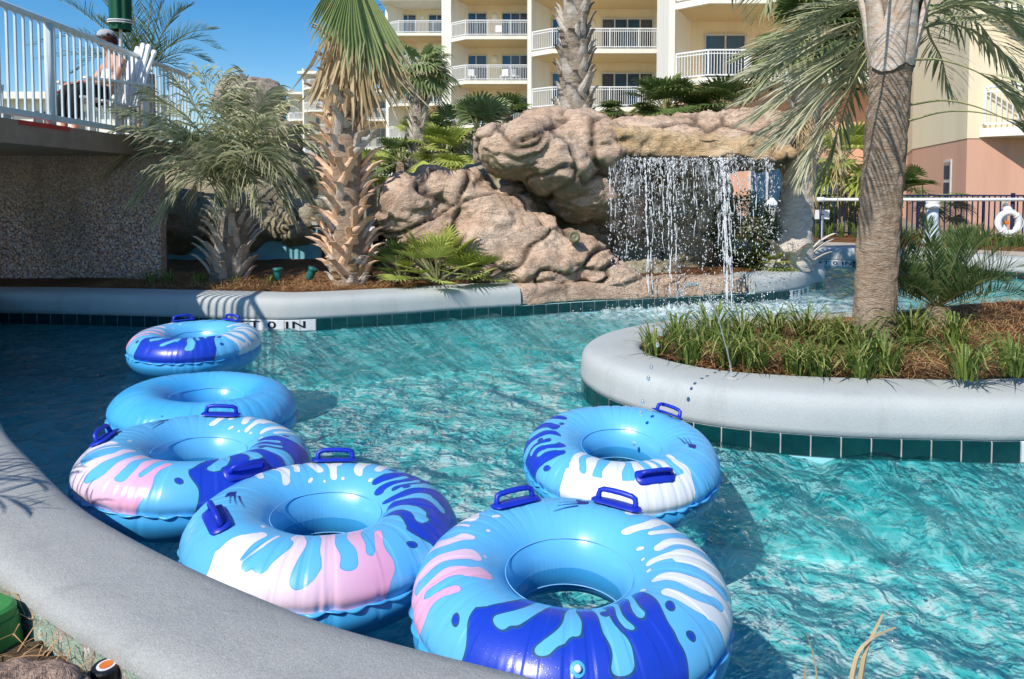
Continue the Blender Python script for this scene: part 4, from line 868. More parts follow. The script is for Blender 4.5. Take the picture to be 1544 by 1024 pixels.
for k, (tx, ty) in enumerate(tips):
    Yt = 9.15 + R(-1.3, .7) * (.5 + .5 * (1 - abs(tx - 345) / 200)); tip = at(tx, ty, Yt); b = cc + Vector((R(-.06, .06), R(-.06, .06), R(-.05, .08))); d = tip - b; rise = .55 if ty > 200 else .22
    feather(mb, [b, b + d * .25 + UP * (.30 + rise * .3), b + d * .62 + UP * (.20 + rise * .42), tip], 36, .52, .012, droop=.58, vee=.30, stalk=.012, start=.18)
mb.build('crown', LM('leaf_pindo'), T)
# ---- booted sabal palm
c0 = at(528, 428, 8.75); c0.z = .3; c1 = at(522, 250, 8.8); c2 = at(528, 60, 8.85); c3 = at(545, -40, 8.85)
T = thing('sabal_palm', 'stout palm with orange criss-crossed boots and a hanging fan leaf, left of centre', 'palm tree', tuple(c0))
tr_, pts, rr = trunk('trunk', [c0, c1, c2, c3], [.22, .19, .19, .17, .15, .14], M['bark'], T, segs=40)
mb = MB(); boots(mb, pts, rr, .02, .64, 120, .17, .30, .36, (0, 0, 0, 0, 1), jit=.22, curl=.45, thick=.04, cross=.85); boots(mb, pts, rr, .58, .95, 36, .11, .28, .7, (1, 0, 2), jit=.4, curl=.2); mb.build('leaf_bases', [M['boot'], M['boot_grey'], M['bark']], T)
mb = MB(); boots(mb, pts, rr, .0, .07, 26, .16, .16, .4, (0, 1), jit=.6); mb.build('dry_skirt', [M['boot_grey'], M['leaf_dry']], T)
mb = MB(); hub = at(550, -8, 8.5)
for k, (hx, hy, ax, r, v, Y) in enumerate([(540, -22, (.10, -.12, -1), 1.30, .9, 8.42), (522, -35, (-.22, -.1, -1), 1.05, .5, 8.5), (548, -25, (.30, -.1, -1), 1.40, .8, 8.55), (530, -40, (-.06, -.2, -1), 1.2, .3, 8.35), (508, -38, (-.34, .1, -1), .92, .2, 8.65)]):
    fan(mb, at(hx, hy, Y), ax, (.1, -1, .15), r * .93, spread=17, n=11, droop=.02, split=.62, fold=.12, var=v)
mb.cur = 2
for k in range(190):   # dead strips hanging under the green fans
    px = 536 + random.gauss(2, 22); p = at(px, R(35, 105), R(8.40, 8.75)); L = R(.40, .85); w = R(.012, .028); dx = R(-.12, .12) + (px - 532) * .0085; mb.cv = R(0, 1); mb.cur = 2
    q = [p, p + Vector((dx * .4, R(-.05, .05), -L * .5)), p + Vector((dx, R(-.08, .08), -L))]; s = Vector((w, R(-w, w), 0)); ix = mb.add([q[0] - s, q[0] + s, q[1] - s, q[1] + s, q[2]], tips=[0, 0, .4, .4, 1]); mb.face(ix, ix + 1, ix + 3, ix + 2); mb.face(ix + 2, ix + 3, ix + 4)
for k in range(9):
    a = R(0, 2 * PI); fan_leaf(mb, c3 + UP * .3, a, R(.8, 1.3), R(.6, .9), .9, droop=.15)
mb.build('crown', LM('leaf_sabal'), T)
# ---- fan palmetto in front of the rock
def palmetto(name, label, c, nl, rad, pet, mat='leaf_fan', el=(.15, 1.2), droop=.22, azr=(0, 2 * PI), height=0, group=None, cat='fan palm', n=18, spread=105):
    T = thing(name, label, cat, tuple(c), group); mb = MB()
    for k in range(nl):
        a = R(*azr); e = R(*el); fan_leaf(mb, Vector(c) + UP * height, a, e, pet * R(.7, 1.15), rad * R(.75, 1.1), droop=droop, n=n, spread=spread)
    if height:
        tb = MB(); tb.tube([c, Vector(c) + UP * height], [.13, .10], 8, wob=.1); tb.build('trunk', M['bark'], T)
    mb.build('fronds', LM(mat), T); return T
for px, py, Y, nl, lab in ((660, 426, 8.7, 40, 'sunlit yellow-green fan palm low in front of the tan rock, middle of its clump'), (712, 428, 8.8, 22, 'sunlit yellow-green fan palm low in front of the tan rock, right of its clump'), (606, 424, 8.9, 20, 'darker fan palm low in front of the rock, beside the booted palm trunk')):
    c = at(px, py, Y); c.z = .33; palmetto('fan_palm', lab, c, nl, .34, .58 if px == 660 else .42, 'leaf_fan' if px > 620 else 'leaf_dark', el=(.25, 1.5), droop=.10, spread=75, n=14)
# ---- palms behind
def small_palm(label, base, top, rads, nl, rad, pet, mat='leaf_dark', bt='boot_grey', bk='bark_grey', nb=60, bw=.17, bl=.26, fans=True, el=(-.7, 1.3), out=.3):
    T = thing('palm_tree', label, 'palm tree', tuple(base)); tr_, pts, rr = trunk('trunk', [base, base.lerp(top, .5), top], rads, M[bk], T, segs=24)
    if nb: mb = MB(); boots(mb, pts, rr, .05, .97, nb, bw, bl, out, (0, 0, 0, 1), jit=.4, curl=.1); mb.build('leaf_bases', [M[bt], M[bk]], T)
    mb = MB()
    for k in range(nl): fan_leaf(mb, top, R(0, 2 * PI), R(*el), pet * R(.8, 1.1), rad * R(.85, 1.1), droop=.35, n=18, spread=110)
    mb.build('crown', LM(mat), T); return T
b = at(626, 300, 14.5); b.z = .33
small_palm('slim pale palm with a small round fan crown, left of the rock', b, at(634, 108, 14.5), [.20, .16, .14], 30, .50, .42, nb=90, bw=.16, mat='leaf_sabal')
b = at(868, 175, 11.6); b.z = 1.4
small_palm('grey booted palm trunk rising behind the rock top, crown out of the photo', b, at(866, -120, 11.6), [.20, .26, .24, .17, .16], 20, .75, .75, nb=150, bw=.20, bl=.30, el=(.0, 1.3), out=.28)
for px, py, Y, nl, rad, pet, mat, lab, el in (
    (640, 215, 15.5, 22, .55, .55, 'leaf_fan', 'green fan palm behind the slim pale trunk, lower than its crown', (-.4, 1.3)), (690, 200, 15.0, 20, .50, .5, 'leaf_sabal', 'fan palm between the slim pale trunk and the upper boulder, against the hotel', (-.4, 1.3)),
    (1005, 168, 12.2, 34, .52, .50, 'leaf_dark', 'big dark spiky fan palm behind the middle of the rock ridge', (.1, 1.4)), (1090, 168, 12.0, 24, .48, .42, 'leaf_dark', 'dark fan palm behind the right part of the rock ridge', (.1, 1.4)),
    (722, 205, 11.9, 14, .55, .5, 'leaf_sabal', 'upright fan palm with stiff pale stalks behind the left end of the upper boulder', (.9, 1.5)), (765, 175, 13, 14, .40, .25, 'leaf_dark', 'small dark fan palm just above the upper boulder', (.2, 1.4)),
    (945, 172, 11.7, 12, .34, .3, 'leaf_dark', 'low dark fan palm lying over the rock top right of the grey trunk', (.0, .6)), (672, 235, 13.4, 26, .50, .48, 'leaf_fan', 'green fan palm right of the slim pale trunk, in front of the hotel', (-.4, 1.3)),
    (604, 245, 14.8, 22, .50, .5, 'leaf_dark', 'dark fan palm between the booted palm and the slim pale trunk', (-.3, 1.3)), (700, 262, 13.0, 14, .45, .4, 'leaf_fan', 'dry-looking fan palm tucked under the left end of the upper boulder', (-.5, 1.)), (560, 262, 15.5, 18, .5, .5, 'leaf_fan', 'fan palm right behind the booted palm trunk', (-.3, 1.2))):
    c = at(px, py, Y); g = c.copy(); g.z = min(c.z - .05, .34); hgt = max(.0, c.z - .34); palmetto('fan_palm', lab, g, nl, rad, pet, mat, el=el, height=hgt)
# ---- palm behind the bridge
T = thing('date_palm', 'feathery palm behind the seated person, fronds against the sky', 'palm tree', (-8.0, 14.5, .33)); cc = at(218, 112, 14.5)
b = cc.copy(); b.z = .33; trunk('trunk', [b, cc.lerp(b, .5), cc], [.24, .2], M['bark'], T, segs=14)
mb = MB()
for tx, ty, rs in ((70, -8, .1), (45, 70, .2), (60, 90, .1), (130, -30, .1), (322, 45, .18), (312, 92, .25), (250, -5, .1), (285, 10, .15), (232, -35, .05), (190, -40, .0), (110, 110, .3), (290, 130, .35), (330, 75, .3), (150, 30, .1)):
    tip = at(tx, ty, 14.5 + R(-.8, .8)); feather(mb, arch(cc, tip, rs), 46, .38, .016, droop=.12, vee=.45, stalk=.02, start=.1, lean=.7)
mb.build('crown', LM('leaf_dark'), T)
# ---- big rough-barked palm on the right
c0 = at(1316, 524, 5.3); c0.z = .36; c1 = at(1326, 330, 5.3); c2 = at(1343, 110, 5.3); c3 = at(1350, -30, 5.3)
T = thing('palm_tree', 'large rough-barked palm on the right island with pale crossed leaf bases at the top', 'palm tree', tuple(c0))
tr_, pts, rr = trunk('trunk', [c0, c0.lerp(c1, .15), c1, c2, c3], [.160, .145, .148, .146, .144, .145, .145, .14], M['bark'], T, n=64, rough=.085, segs=220, ring=9)
mb = MB()
rsB = random.Random(4)
for az, z0, wid, L, lean, out, ly in ((-2.25, .0, .22, .95, .55, .16, .045), (-1.00, .04, .21, .95, -.50, .18, .03), (-1.6, .14, .17, .8, .10, .02, .0), (-2.95, .05, .22, .8, .2, .25, .02), (-.25, .04, .22, .85, -.15, .28, .03), (.6, .03, .25, .8, .1, .2, .02), (1.6, .0, .25, .8, 0, .2, .03), (2.5, .03, .24, .8, -.1, .22, .02), (-1.8, .40, .15, .7, .25, .10, .0), (-1.25, .46, .15, .7, -.22, .12, .0)):
    p = pts[int(.765 * (len(pts) - 1))] + UP * z0; rad = Vector((math.cos(az), math.sin(az), 0)); tan = Vector((-rad.y, rad.x, 0)); rows = []; mb.cv = rsB.random()
    for u in np.linspace(0, 1, 11):
        wf = 1.0 - .62 * u ** .8; c = p + rad * (.128 + ly + .03 * math.sin(min(1, u * 4) * 1.57) + out * u * u * L) + UP * L * u + tan * lean * L * u * .36; hw = wid * wf / 2
        row = [c + tan * hw * v - rad * (.40 * hw * v * v) + UP * (-.05 * (1 - v * v) * (1 if u == 0 else 0) + .012 * noise.noise(Vector((v * 3, u * 5, az))) ) for v in np.linspace(-1, 1, 9)]
        row += [row[-1] - rad * .035, c - rad * .05, row[0] - rad * .035, row[0]]; rows.append(row)
    mb.grid(rows)
mb.build('leaf_bases', M['boot_white'], T, smooth=True)
mb = MB()
def fpx(L): return [at(*q) for q in L]
GF = dict(droop=.35, vee=.25, stalk=.014)
for L, n, ln, kw in (
    ([(1312, 20, 5.42), (1280, 40, 5.5), (1215, 78, 5.6), (1135, 112, 5.6)], 46, .46, dict(start=.12, droop=.14, lean=.75, mi=2)),
    ([(1312, 50, 5.42), (1285, 80, 5.5), (1225, 120, 5.55), (1145, 175, 5.5)], 50, .50, dict(start=.12, droop=.16, lean=.75, mi=2)),
    ([(1312, 70, 5.45), (1282, 105, 5.55), (1232, 160, 5.6), (1162, 222, 5.6)], 50, .46, dict(start=.12, droop=.18, lean=.72, mi=2)),
    ([(1312, 80, 5.45), (1285, 125, 5.55), (1245, 195, 5.6), (1222, 235, 5.6), (1212, 268, 5.6)], 44, .32, dict(start=.15, droop=.22, lean=.68, mi=2)),
    ([(1312, 30, 5.6), (1285, 55, 5.8), (1230, 95, 6.0), (1128, 150, 6.1)], 46, .44, dict(start=.1, droop=.14, lean=.72, mi=2)),
    ([(1312, 60, 5.6), (1290, 90, 5.8), (1245, 140, 6.0), (1150, 205, 6.1)], 46, .44, dict(start=.1, droop=.16, lean=.7, mi=2)),
    ([(1312, 10, 5.6), (1280, 15, 5.8), (1210, 50, 6.0), (1125, 85, 6.1)], 44, .42, dict(start=.1, droop=.14, lean=.72)),
    ([(1390, 20, 5.6), (1430, 10, 5.8), (1480, 40, 5.9), (1530, 120, 5.9)], 46, .42, dict(start=.1, droop=.4)),
    ([(1315, 0, 5.4), (1275, 10, 5.5), (1220, 50, 5.6), (1140, 140, 5.6)], 44, .44, dict(start=.15, droop=.15, lean=.7)),
    ([(1315, 70, 5.5), (1290, 120, 5.7), (1262, 200, 5.9), (1235, 280, 6.0)], 44, .36, dict(start=.15, droop=.15)),
    ([(1300, -40, 5.3), (1230, -60, 5.3), (1175, -30, 5.2), (1150, 20, 5.1)], 40, .34, dict(start=.2)),
    ([(1388, 30, 5.3), (1440, 8, 5.2), (1500, 20, 5.1), (1570, 70, 5.0)], 52, .42, dict(start=.1)),
    ([(1385, 45, 5.4), (1430, 36, 5.5), (1490, 60, 5.5), (1560, 130, 5.5)], 46, .40, dict(start=.06)),
    ([(1380, 90, 5.2), (1425, 92, 5.1), (1490, 118, 5.0), (1580, 190, 4.9)], 30, .34, dict(start=.6)),
    ([(1372, 158, 5.3), (1430, 152, 5.2), (1500, 172, 5.1), (1590, 225, 5.0)], 20, .30, dict(start=.75)),
    ([(1370, 182, 5.2), (1430, 168, 5.1), (1500, 174, 5.0), (1600, 205, 4.9)], 20, .30, dict(start=.75)),
    ([(1385, -30, 5.6), (1450, -60, 5.9), (1520, -20, 6.0), (1580, 60, 6.0)], 46, .42, dict(start=.1)),
    ([(1395, 0, 5.5), (1400, 50, 5.7), (1420, 90, 5.8), (1430, 140, 5.8)], 26, .30, dict(start=.2)),
    ([(1340, -60, 5.0), (1310, -90, 4.6), (1260, -70, 4.3), (1215, -30, 4.1)], 40, .38, dict(start=.2)), ([(1350, -60, 5.6), (1370, -140, 5.9), (1400, -160, 6.4)], 40, .4, {})):
    feather(mb, fpx(L), n, ln, .012, **{**GF, **kw})
for k in range(8):
    a = 2 * PI * k / 8 + .3; d = Vector((math.cos(a), math.sin(a), 0)); feather(mb, [c3 + UP * .2, c3 + d * .7 + UP * .8, c3 + d * 1.5 + UP * .9, c3 + d * 2.1 + UP * .4], 40, .42, .012, **GF)
mb.build('crown', [M['leaf_date'], M['stalk'], M['leaf_pale']], T)
# ---- second palm by the fall
c0 = at(1186, 398, 10.35); c0.z = .32; c1 = at(1198, 320, 10.35); c2 = at(1214, 190, 10.35); c3 = at(1217, 62, 10.35)
T = thing('palm_tree', 'pale leaning palm trunk with dry hanging fronds, right of the waterfall', 'palm tree', tuple(c0))
tr_, pts, rr = trunk('trunk', [c0, c1, c2, c3], [.38, .27, .22, .20, .18], M['boot_grey'], T, n=24, rough=.1, segs=80, ring=7)
mb = MB(); boots(mb, pts, rr, .45, .95, 34, .2, .34, .4, (0, 1), jit=.4); mb.build('leaf_bases', [M['boot_white'], M['boot_grey']], T); mb = MB(); boots(mb, pts, rr, .0, .12, 20, .2, .3, .8, (1,), jit=.5); mb.build('dry_skirt', [M['boot_white'], M['boot_grey']], T)
mb = MB()
for k in range(34): fan_leaf(mb, c3, R(0, 2 * PI), R(-.6, 1.4), R(.35, .6), R(.55, .7), droop=.35, n=18, spread=105)
mb.build('crown', LM('leaf_dark'), T)
mb = MB()
for k in range(7):
    a = R(PI * .8, PI * 1.75); p = at(1226 + R(-8, 10), R(140, 180), 10.25); d = Vector((math.cos(a), -abs(math.sin(a)) * .6, 0)); feather(mb, [p, p + d * .25 - UP * .15, p + d * .42 - UP * .6, p + d * .5 - UP * R(1.0, 1.5)], 26, .34, .012, droop=.6, stalk=.012, start=.15, mi=0, ms=0)
mb.build('dry_fronds', [M['leaf_dry']], T)
# palms beyond the right wall of the channel
for px, py, Y, nl, rad, lab in ((1272, 245, 17.2, 26, .85, 'light green fan palm by the salmon wall, left of the large rough trunk'), (1392, 300, 17.4, 16, .6, 'dark fan palm by the salmon wall, just right of the large rough trunk')):
    c = at(px, py, Y); g = c.copy(); g.z = .34; palmetto('fan_palm', lab, g, nl, rad, .75, 'leaf_fan' if px < 1300 else 'leaf_dark', el=(-.5, 1.3), height=c.z - .34)
# palm cut by the right edge of the photo
b = at(1612, 500, 5.9); b.z = .42
T = thing('palm_tree', 'rough palm stump cut off by the right edge of the photo', 'palm tree', tuple(b)); t_ = at(1640, 200, 5.9)
tr_, pts, rr = trunk('trunk', [b, b.lerp(t_, .5), t_], [.16, .15, .14], M['bark'], T, segs=30); mb = MB(); boots(mb, pts, rr, .0, .95, 60, .13, .26, .7, (0, 1), jit=.4); mb.build('leaf_bases', [M['boot_grey'], M['bark']], T)
mb = MB()
for k in range(7): fan_leaf(mb, t_, R(-.5, 1.8), R(.7, 1.3), .4, .4, droop=.3)
mb.build('crown', LM('leaf_dark'), T)
# ---- sago
c0 = at(1412, 506, 5.75); c0.z = .42
T = thing('sago_palm', 'dark green sago palm with stiff upright fronds on the right island', 'sago palm', tuple(c0))
mb = MB(); mb.tube([c0 - UP * .05, c0 + UP * .14], [.12, .09], 10, wob=.15); mb.build('trunk', M['bark'], T); mb = MB()
st = lambda u: .45 + .75 * math.sin(PI * min(1, .15 + u * .8))
for k in range(40):
    a = 2.4 * k + R(-.2, .2); e = R(.30, 1.2); L = R(.62, .98); d = Vector((math.cos(a) * math.cos(e), math.sin(a) * math.cos(e), math.sin(e))); p = c0 + UP * .12
    feather(mb, [p, p + d * L * .4, p + d * L * .75 - UP * L * .05 * math.cos(e), p + d * L - UP * L * .22 * math.cos(e)], 46, .145, .0075, droop=.02, vee=.5, stalk=.006, start=.15, lean=.62, n_spl=14, prof=st)
mb.build('fronds', LM('leaf_cycad'), T)
# ---- liriope clumps
def clump(label, c, h, n, mat='leaf_grass', group=None, name='liriope_clump', spread=1.0, cat='grass clump'):
    mb = MB()
    for k in range(n):
        a = R(0, 2 * PI); r0 = R(0, .09); l = h * R(.6, 1.3); out = R(.15, 1.25) * l * .85 * spread; w = R(.004, .0075); p = Vector(c) + Vector((math.cos(a) * r0, math.sin(a) * r0, -.02)); d = Vector((math.cos(a), math.sin(a), 0)); s = Vector((-d.y, d.x, 0)) * w; mb.cv = min(1, max(0, random.gauss(.5, .28)))
        qq = R(.52, .80); q = [p + d * out * f ** 1.5 + UP * l * (math.sin(f * PI * qq) * .9) for f in (0, .3, .58, .82, 1)]
        ix = mb.add([q[0] - s * .7, q[0] + s * .7, q[1] - s, q[1] + s, q[2] - s * .9, q[2] + s * .9, q[3] - s * .6, q[3] + s * .6, q[4]], tips=[0, 0, .1, .1, .3, .3, .7, .7, 1])
        for z in (0, 2, 4): mb.face(ix + z, ix + z + 1, ix + z + 3, ix + z + 2)
        mb.face(ix + 6, ix + 7, ix + 8)
    me = MB(); me.__dict__ = mb.__dict__; o = mb.build(name, M[mat]); return tag(o, label, cat, group)
ordw = ['first', 'second', 'third', 'fourth', 'fifth', 'sixth', 'seventh', 'eighth', 'ninth', 'tenth', 'eleventh', 'twelfth', 'thirteenth', 'fourteenth']
front = [(988, 536), (1040, 546), (1098, 552), (1136, 556), (1200, 562), (1236, 566), (1296, 570), (1334, 564)]
for k, (px, py) in enumerate(front):
    c = onz(px, py, .34); clump('green liriope tuft in the front row of the island, %s from the left' % ordw[k], c, R(.20, .27), 72, spread=1.6, group='liriope tufts on the right island')
back = [(1020, 512), (1075, 516), (1120, 512), (1165, 515), (1215, 512), (1250, 525), (1290, 530)]
for k, (px, py) in enumerate(back):
    c = onz(px, py, .34); clump('green liriope tuft in the back row of the island, %s from the left' % ordw[k], c, R(.20, .28), 72, spread=1.6, group='liriope tufts on the right island')
for px, py, lab in ((1455, 566, 'lone bright green liriope tuft right of the sago palm'), (1530, 562, 'liriope tuft with yellowing blades at the right edge of the island'), (1375, 512, 'dark liriope tuft between the rough trunk and the sago palm'), (1438, 516, 'pale variegated tuft at the foot of the sago palm')):
    c = onz(px, py, .42 if px > 1350 else .36); clump(lab, c, .22, 80, spread=1.6, group='liriope tufts on the right island')
# border by the fence
for k in range(15):
    px = 1370 + k * 13.5; c = at(px, 352, 15.2 - k * .11); c.z = .34; clump('liriope below the navy fence, right of the rough trunk, %s from the left' % (ordw[k] if k < 14 else 'fifteenth'), c, .30, 45, group='liriope border by the fence')
for k in range(6):
    px = 1190 + k * 20; c = at(px, 352, 16.4); c.z = .34; clump('liriope below the navy fence, left of the rough trunk, %s from the left' % ordw[k], c, .34, 45, group='liriope border by the fence')
for k, (px, py, h, n) in enumerate(((228, 424, .16, 40), (255, 420, .18, 40), (300, 424, .14, 40), (352, 428, .10, 26), (405, 424, .12, 26))):
    c = at(px, py, 8.75); c.z = .33; clump('thin weedy grass tuft by the shaggy palm behind the left wall, %s from the left' % ordw[k], c, h, n, group='weeds in the left bed', name='grass_tuft')
# ---- shrubs
def shrub(label, c, rx, rz, n, mat='leaf_dark', name='round_shrub', s=.03):
    T = thing(name, label, 'shrub', tuple(c)); mb = MB()
    for k in range(9): a = R(0, 2 * PI); mb.tube([c, Vector(c) + Vector((math.cos(a) * rx * .5, math.sin(a) * rx * .5, rz * R(.9, 1.5)))], [.012, .004], 5)
    mb.build('stems', M['bark'], T); mb = MB()
    for k in range(n):
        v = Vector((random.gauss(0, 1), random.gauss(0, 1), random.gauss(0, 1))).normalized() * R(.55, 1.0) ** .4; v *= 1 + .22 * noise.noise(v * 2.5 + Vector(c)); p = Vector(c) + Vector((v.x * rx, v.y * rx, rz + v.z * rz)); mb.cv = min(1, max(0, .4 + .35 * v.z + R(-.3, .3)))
        a, e = R(0, 2 * PI), R(-.6, 1.2); d = Vector((math.cos(a) * math.cos(e), math.sin(a) * math.cos(e), math.sin(e))); sd = d.cross(Vector((R(-1, 1), R(-1, 1), 1))).normalized(); L = s * R(.8, 1.6); mb.poly([p, p + d * L * .5 + sd * L * .3, p + d * L, p + d * L * .5 - sd * L * .3])
    mb.build('leaves', M[mat], T)
c = at(1118, 402, 10.5); c.z = .33; shrub('rounded dark green shrub behind the right side of the waterfall', c, .52, .56, 5200, s=.04)
for k, (px, Y, rx, rz, lab) in enumerate(((1250, 18.2, .9, .5, 'yellow-green hedge shrub behind the fence, under the light green fan palm'), (1218, 18.4, .7, .4, 'yellow-green hedge shrub behind the white sign'), (1290, 18.3, .7, .45, 'yellow-green hedge shrub behind the fence, half hidden by the rough trunk'))):
    c = at(px, 345, Y); c.z = .34; shrub(lab, c, rx, rz, 1500, 'leaf_fan', 'hedge_shrub', .08)
c = at(1165, 398, 10.2); c.z = .33; palmetto('fan_palm', 'small sunlit fan palm at the foot of the leaning palm by the waterfall', c, 10, .3, .3, 'leaf_fan', el=(.1, 1.))
# dead blades in the foreground
T = thing('dry_plant', 'dead tan leaf blades poking up at the bottom right', 'dry plant', (.75, 1.2, .25)); mb = MB()
for L in ([(1276, 1100, 1.36), (1290, 1000, 1.36), (1312, 965, 1.37), (1350, 946, 1.40)], [(1290, 1110, 1.36), (1302, 1000, 1.37), (1318, 955, 1.38), (1332, 926, 1.39)], [(1236, 1100, 1.4), (1232, 1020, 1.4), (1226, 985, 1.4), (1216, 955, 1.41)], [(1255, 1100, 1.38), (1262, 1050, 1.38), (1290, 1015, 1.38)], [(1214, 1100, 1.4), (1213, 1040, 1.4), (1215, 1003, 1.4)]):
    pts = spline(fpx(L), 12); w = .0075 if L[0][0] in (1276, 1290) else .0028; rows = []; mb.cv = R(0, 1)
    for k, p in enumerate(pts): t = k / 11; ww = w * (1 - t * .75); rows.append([p + Vector((-ww, .002, 0)), p + Vector((0, -.003, 0)), p + Vector((ww, .002, 0))])
    mb.grid(rows)
mb.build('blades', M['leaf_dry'], T)
# palm left of the camera whose fronds shade the coping
b = Vector((-3.9, 1.4, .2)); T = thing('palm_tree', 'low feather palm just outside the left edge, its fronds shading the grey coping', 'palm tree', tuple(b)); t_ = b + UP * 1.0
trunk('trunk', [b, b.lerp(t_, .5), t_], [.16, .13], M['bark'], T, segs=8); mb = MB()
for tip in ((-2.45, 2.5, 1.05), (-2.3, 2.25, 1.0), (-2.2, 2.0, 1.0), (-2.35, 1.7, 1.1), (-3.5, .5, 1.8), (-4.6, .7, 1.9), (-4.8, 2.0, 2.0)):
    feather(mb, arch(t_, tip, .22), 13, .30, .008, droop=.15, stalk=.009, start=.35)
mb.build('crown', LM('leaf_pindo'), T)
# ================================================================ PEOPLE AND SMALL THINGS
random.seed(5)
# ---- fence along the far walkway
FN = thing('navy_fence', 'navy blue metal picket fence along the far side of the channel', 'fence', (9, 15.5, .34))
fp0, fp1 = Vector((6.9, 17.0, .34)), Vector((13.5, 15.2, .34)); d = fp1 - fp0; mb = MB(); n = 62
for k in range(n): p = fp0 + d * (k / (n - 1)); mb.bar(p + UP * .06, p + UP * 1.0, .045 if k % 12 == 0 else .022)
for h in (1.0, .93, .10): mb.bar(fp0 + UP * h, fp1 + UP * h, .035)
mb.build('picket_panel', M['navy'], FN)
for k in (0, 20, 41, 61): p = fp0 + d * (k / 61); mb = MB(); mb.box(p + Vector((0, -.03, .53)), (.06, .06, 1.06)); mb.build('post', M['navy'], FN)
# reach pole
a, b = at(1236, 301, 14.9), at(1600, 301, 13.7); RP = thing('reach_pole', 'long white reach pole held level in front of the navy fence', 'pole', tuple(a)); mb = MB(); mb.tube([a, b], .035, 8); mb.build('shaft', M['white_paint'], RP, smooth=True)
mb = MB(); mb.tube([a - (b - a).normalized() * .06, a + (b - a).normalized() * .1], .05, 8); mb.build('end_cap', M['white_paint'], RP, smooth=True)
for px in (1240, 1330, 1535):
    t = (px - 1236) / 364; p = a.lerp(b, t); mb = MB(); mb.tube([Vector((p.x, p.y + .07, .34)), Vector((p.x, p.y + .07, p.z + .03))], .024, 8); mb.build('support', M['navy'], RP, smooth=True)
# flared bollard
c = at(1405, 365, 14.6); c.z = .345; BL = thing('bollard', 'pale flared bollard standing before the navy fence', 'bollard', tuple(c)); mb = MB(); mb.lathe(c, [(.20, 0), (.20, .03), (.165, .10), (.13, .30), (.112, .5), (.108, .74)], 16); mb.build('shaft', simple('pale_blue_paint', (.55, .64, .70), (.5, .58, .64), 6, .5, bstr=0), BL, smooth=True)
mb = MB(); mb.lathe(c, [(.125, .74), (.14, .77), (.14, .82), (.12, .84), (.135, .86), (.135, .90), (.06, .95)], 16); mb.build('cap', M['white_paint'], BL, smooth=True)
# lantern bollard behind the fall
c = at(1163, 350, 14.8); c.z = .34; BL = thing('lantern', 'white lantern bollard seen right of the falling water', 'lantern', tuple(c)); mb = MB(); mb.lathe(c, [(.14, 0), (.14, .5), (.11, .52)], 12); mb.build('post', M['white_paint'], BL, smooth=True)
mb = MB(); mb.lathe(c, [(.10, .52), (.11, .75), (.10, .80)], 12); mb.build('lamp_glass', M['plaster'], BL, smooth=True); mb = MB(); mb.lathe(c, [(.15, .80), (.16, .83), (.09, .90), (.03, .97)], 12); mb.build('cap', M['white_paint'], BL, smooth=True)
# sign
c = at(1238, 354, 15.2); c.z = .34; SG = thing('sign', 'small white sign on a post left of the rough palm trunk', 'sign', tuple(c)); mb = MB(); mb.box(c + UP * .28, (.07, .04, .56)); mb.build('post', M['white_paint'], SG)
mb = MB(); mb.box(c + Vector((0, -.03, .60)), (.31, .03, .20)); pn = mb.build('panel', M['white_paint'], SG); mb = MB(); mb.box(c + Vector((.0, -.047, .60)), (.07, .004, .018)); mb.build('mark', M['black'], pn)
# life ring
c = at(1519, 336, 14.0); LR = thing('life_ring', 'white life ring hanging on a post by the fence', 'life ring', tuple(c)); mb = MB()
q = [c + Vector((.21 * math.cos(a_), -.02, .21 * math.sin(a_))) for a_ in np.linspace(0, 2 * PI, 33)]; mb.tube(q, .06, 10, cap=False); mb.build('ring', M['white_paint'], LR, smooth=True)
mb = MB()
for a_ in (.78, 2.36, 3.93, 5.5):
    u = Vector((math.cos(a_), 0, math.sin(a_))); t = Vector((-u.z, 0, u.x)); cc = c + u * .21 + Vector((0, -.02, 0)); mb.tube([cc + (u * math.cos(w) + Vector((0, 1, 0)) * math.sin(w)) * .064 for w in np.linspace(0, 2 * PI, 13)], .009, 5, cap=False)
q = [c + Vector((.27 * math.cos(a_) * (1 + .05 * math.cos(4 * a_)), -.05, .27 * math.sin(a_) * (1 + .05 * math.cos(4 * a_)))) for a_ in np.linspace(0, 2 * PI, 49)]; mb.tube(q, .008, 5, cap=False); mb.build('rope', M['cloth_white'], LR, smooth=True)
mb = MB(); b = c.copy(); b.z = .34; mb.box(Vector((c.x, c.y + .08, (.34 + c.z + .42) / 2)), (.06, .06, c.z + .42 - .34)); ps = mb.build('post', M['white_paint'], LR); mb = MB(); disc(mb, c + Vector((0, -.0, .26)), .07, 12, (0, -1, 0), [(.075, -.08), (.075, .03), (.05, .05)]); mb.build('hook', M['white_paint'], ps, smooth=True)
mb = MB(); disc(mb, c + Vector((0, .02, 0)), .04, 10, (0, -1, 0), [(.04, -.03), (.04, .02)]); mb.build('label_disc', M['orange'], ps)
# green spotlights in the left bed
for px, py, Y, lab, lean in ((419, 418, 8.65, 'small green spotlight in the mulch, left one of the two', .0), (465, 412, 8.8, 'small green spotlight tilted towards the booted palm, right one of the two', .45)):
    c = at(px, py, Y); c.z = .34; T = thing('spotlight', lab, 'spotlight', tuple(c), 'green spotlights in the left bed'); mb = MB(); ax = Vector((lean, 0, 1)).normalized(); mb.tube([c, c + UP * .05], .012, 6); mb.build('stake', M['black_plastic'], T)
    mb = MB(); p = c + UP * .03; mb.tube([p, p + ax * .02, p + ax * .10, p + ax * .13, p + ax * .135, p + ax * .16, p + ax * .165], [.038, .046, .052, .054, .062, .064, .05], 14); mb.build('housing', M['teal_plastic'], T, smooth=True)
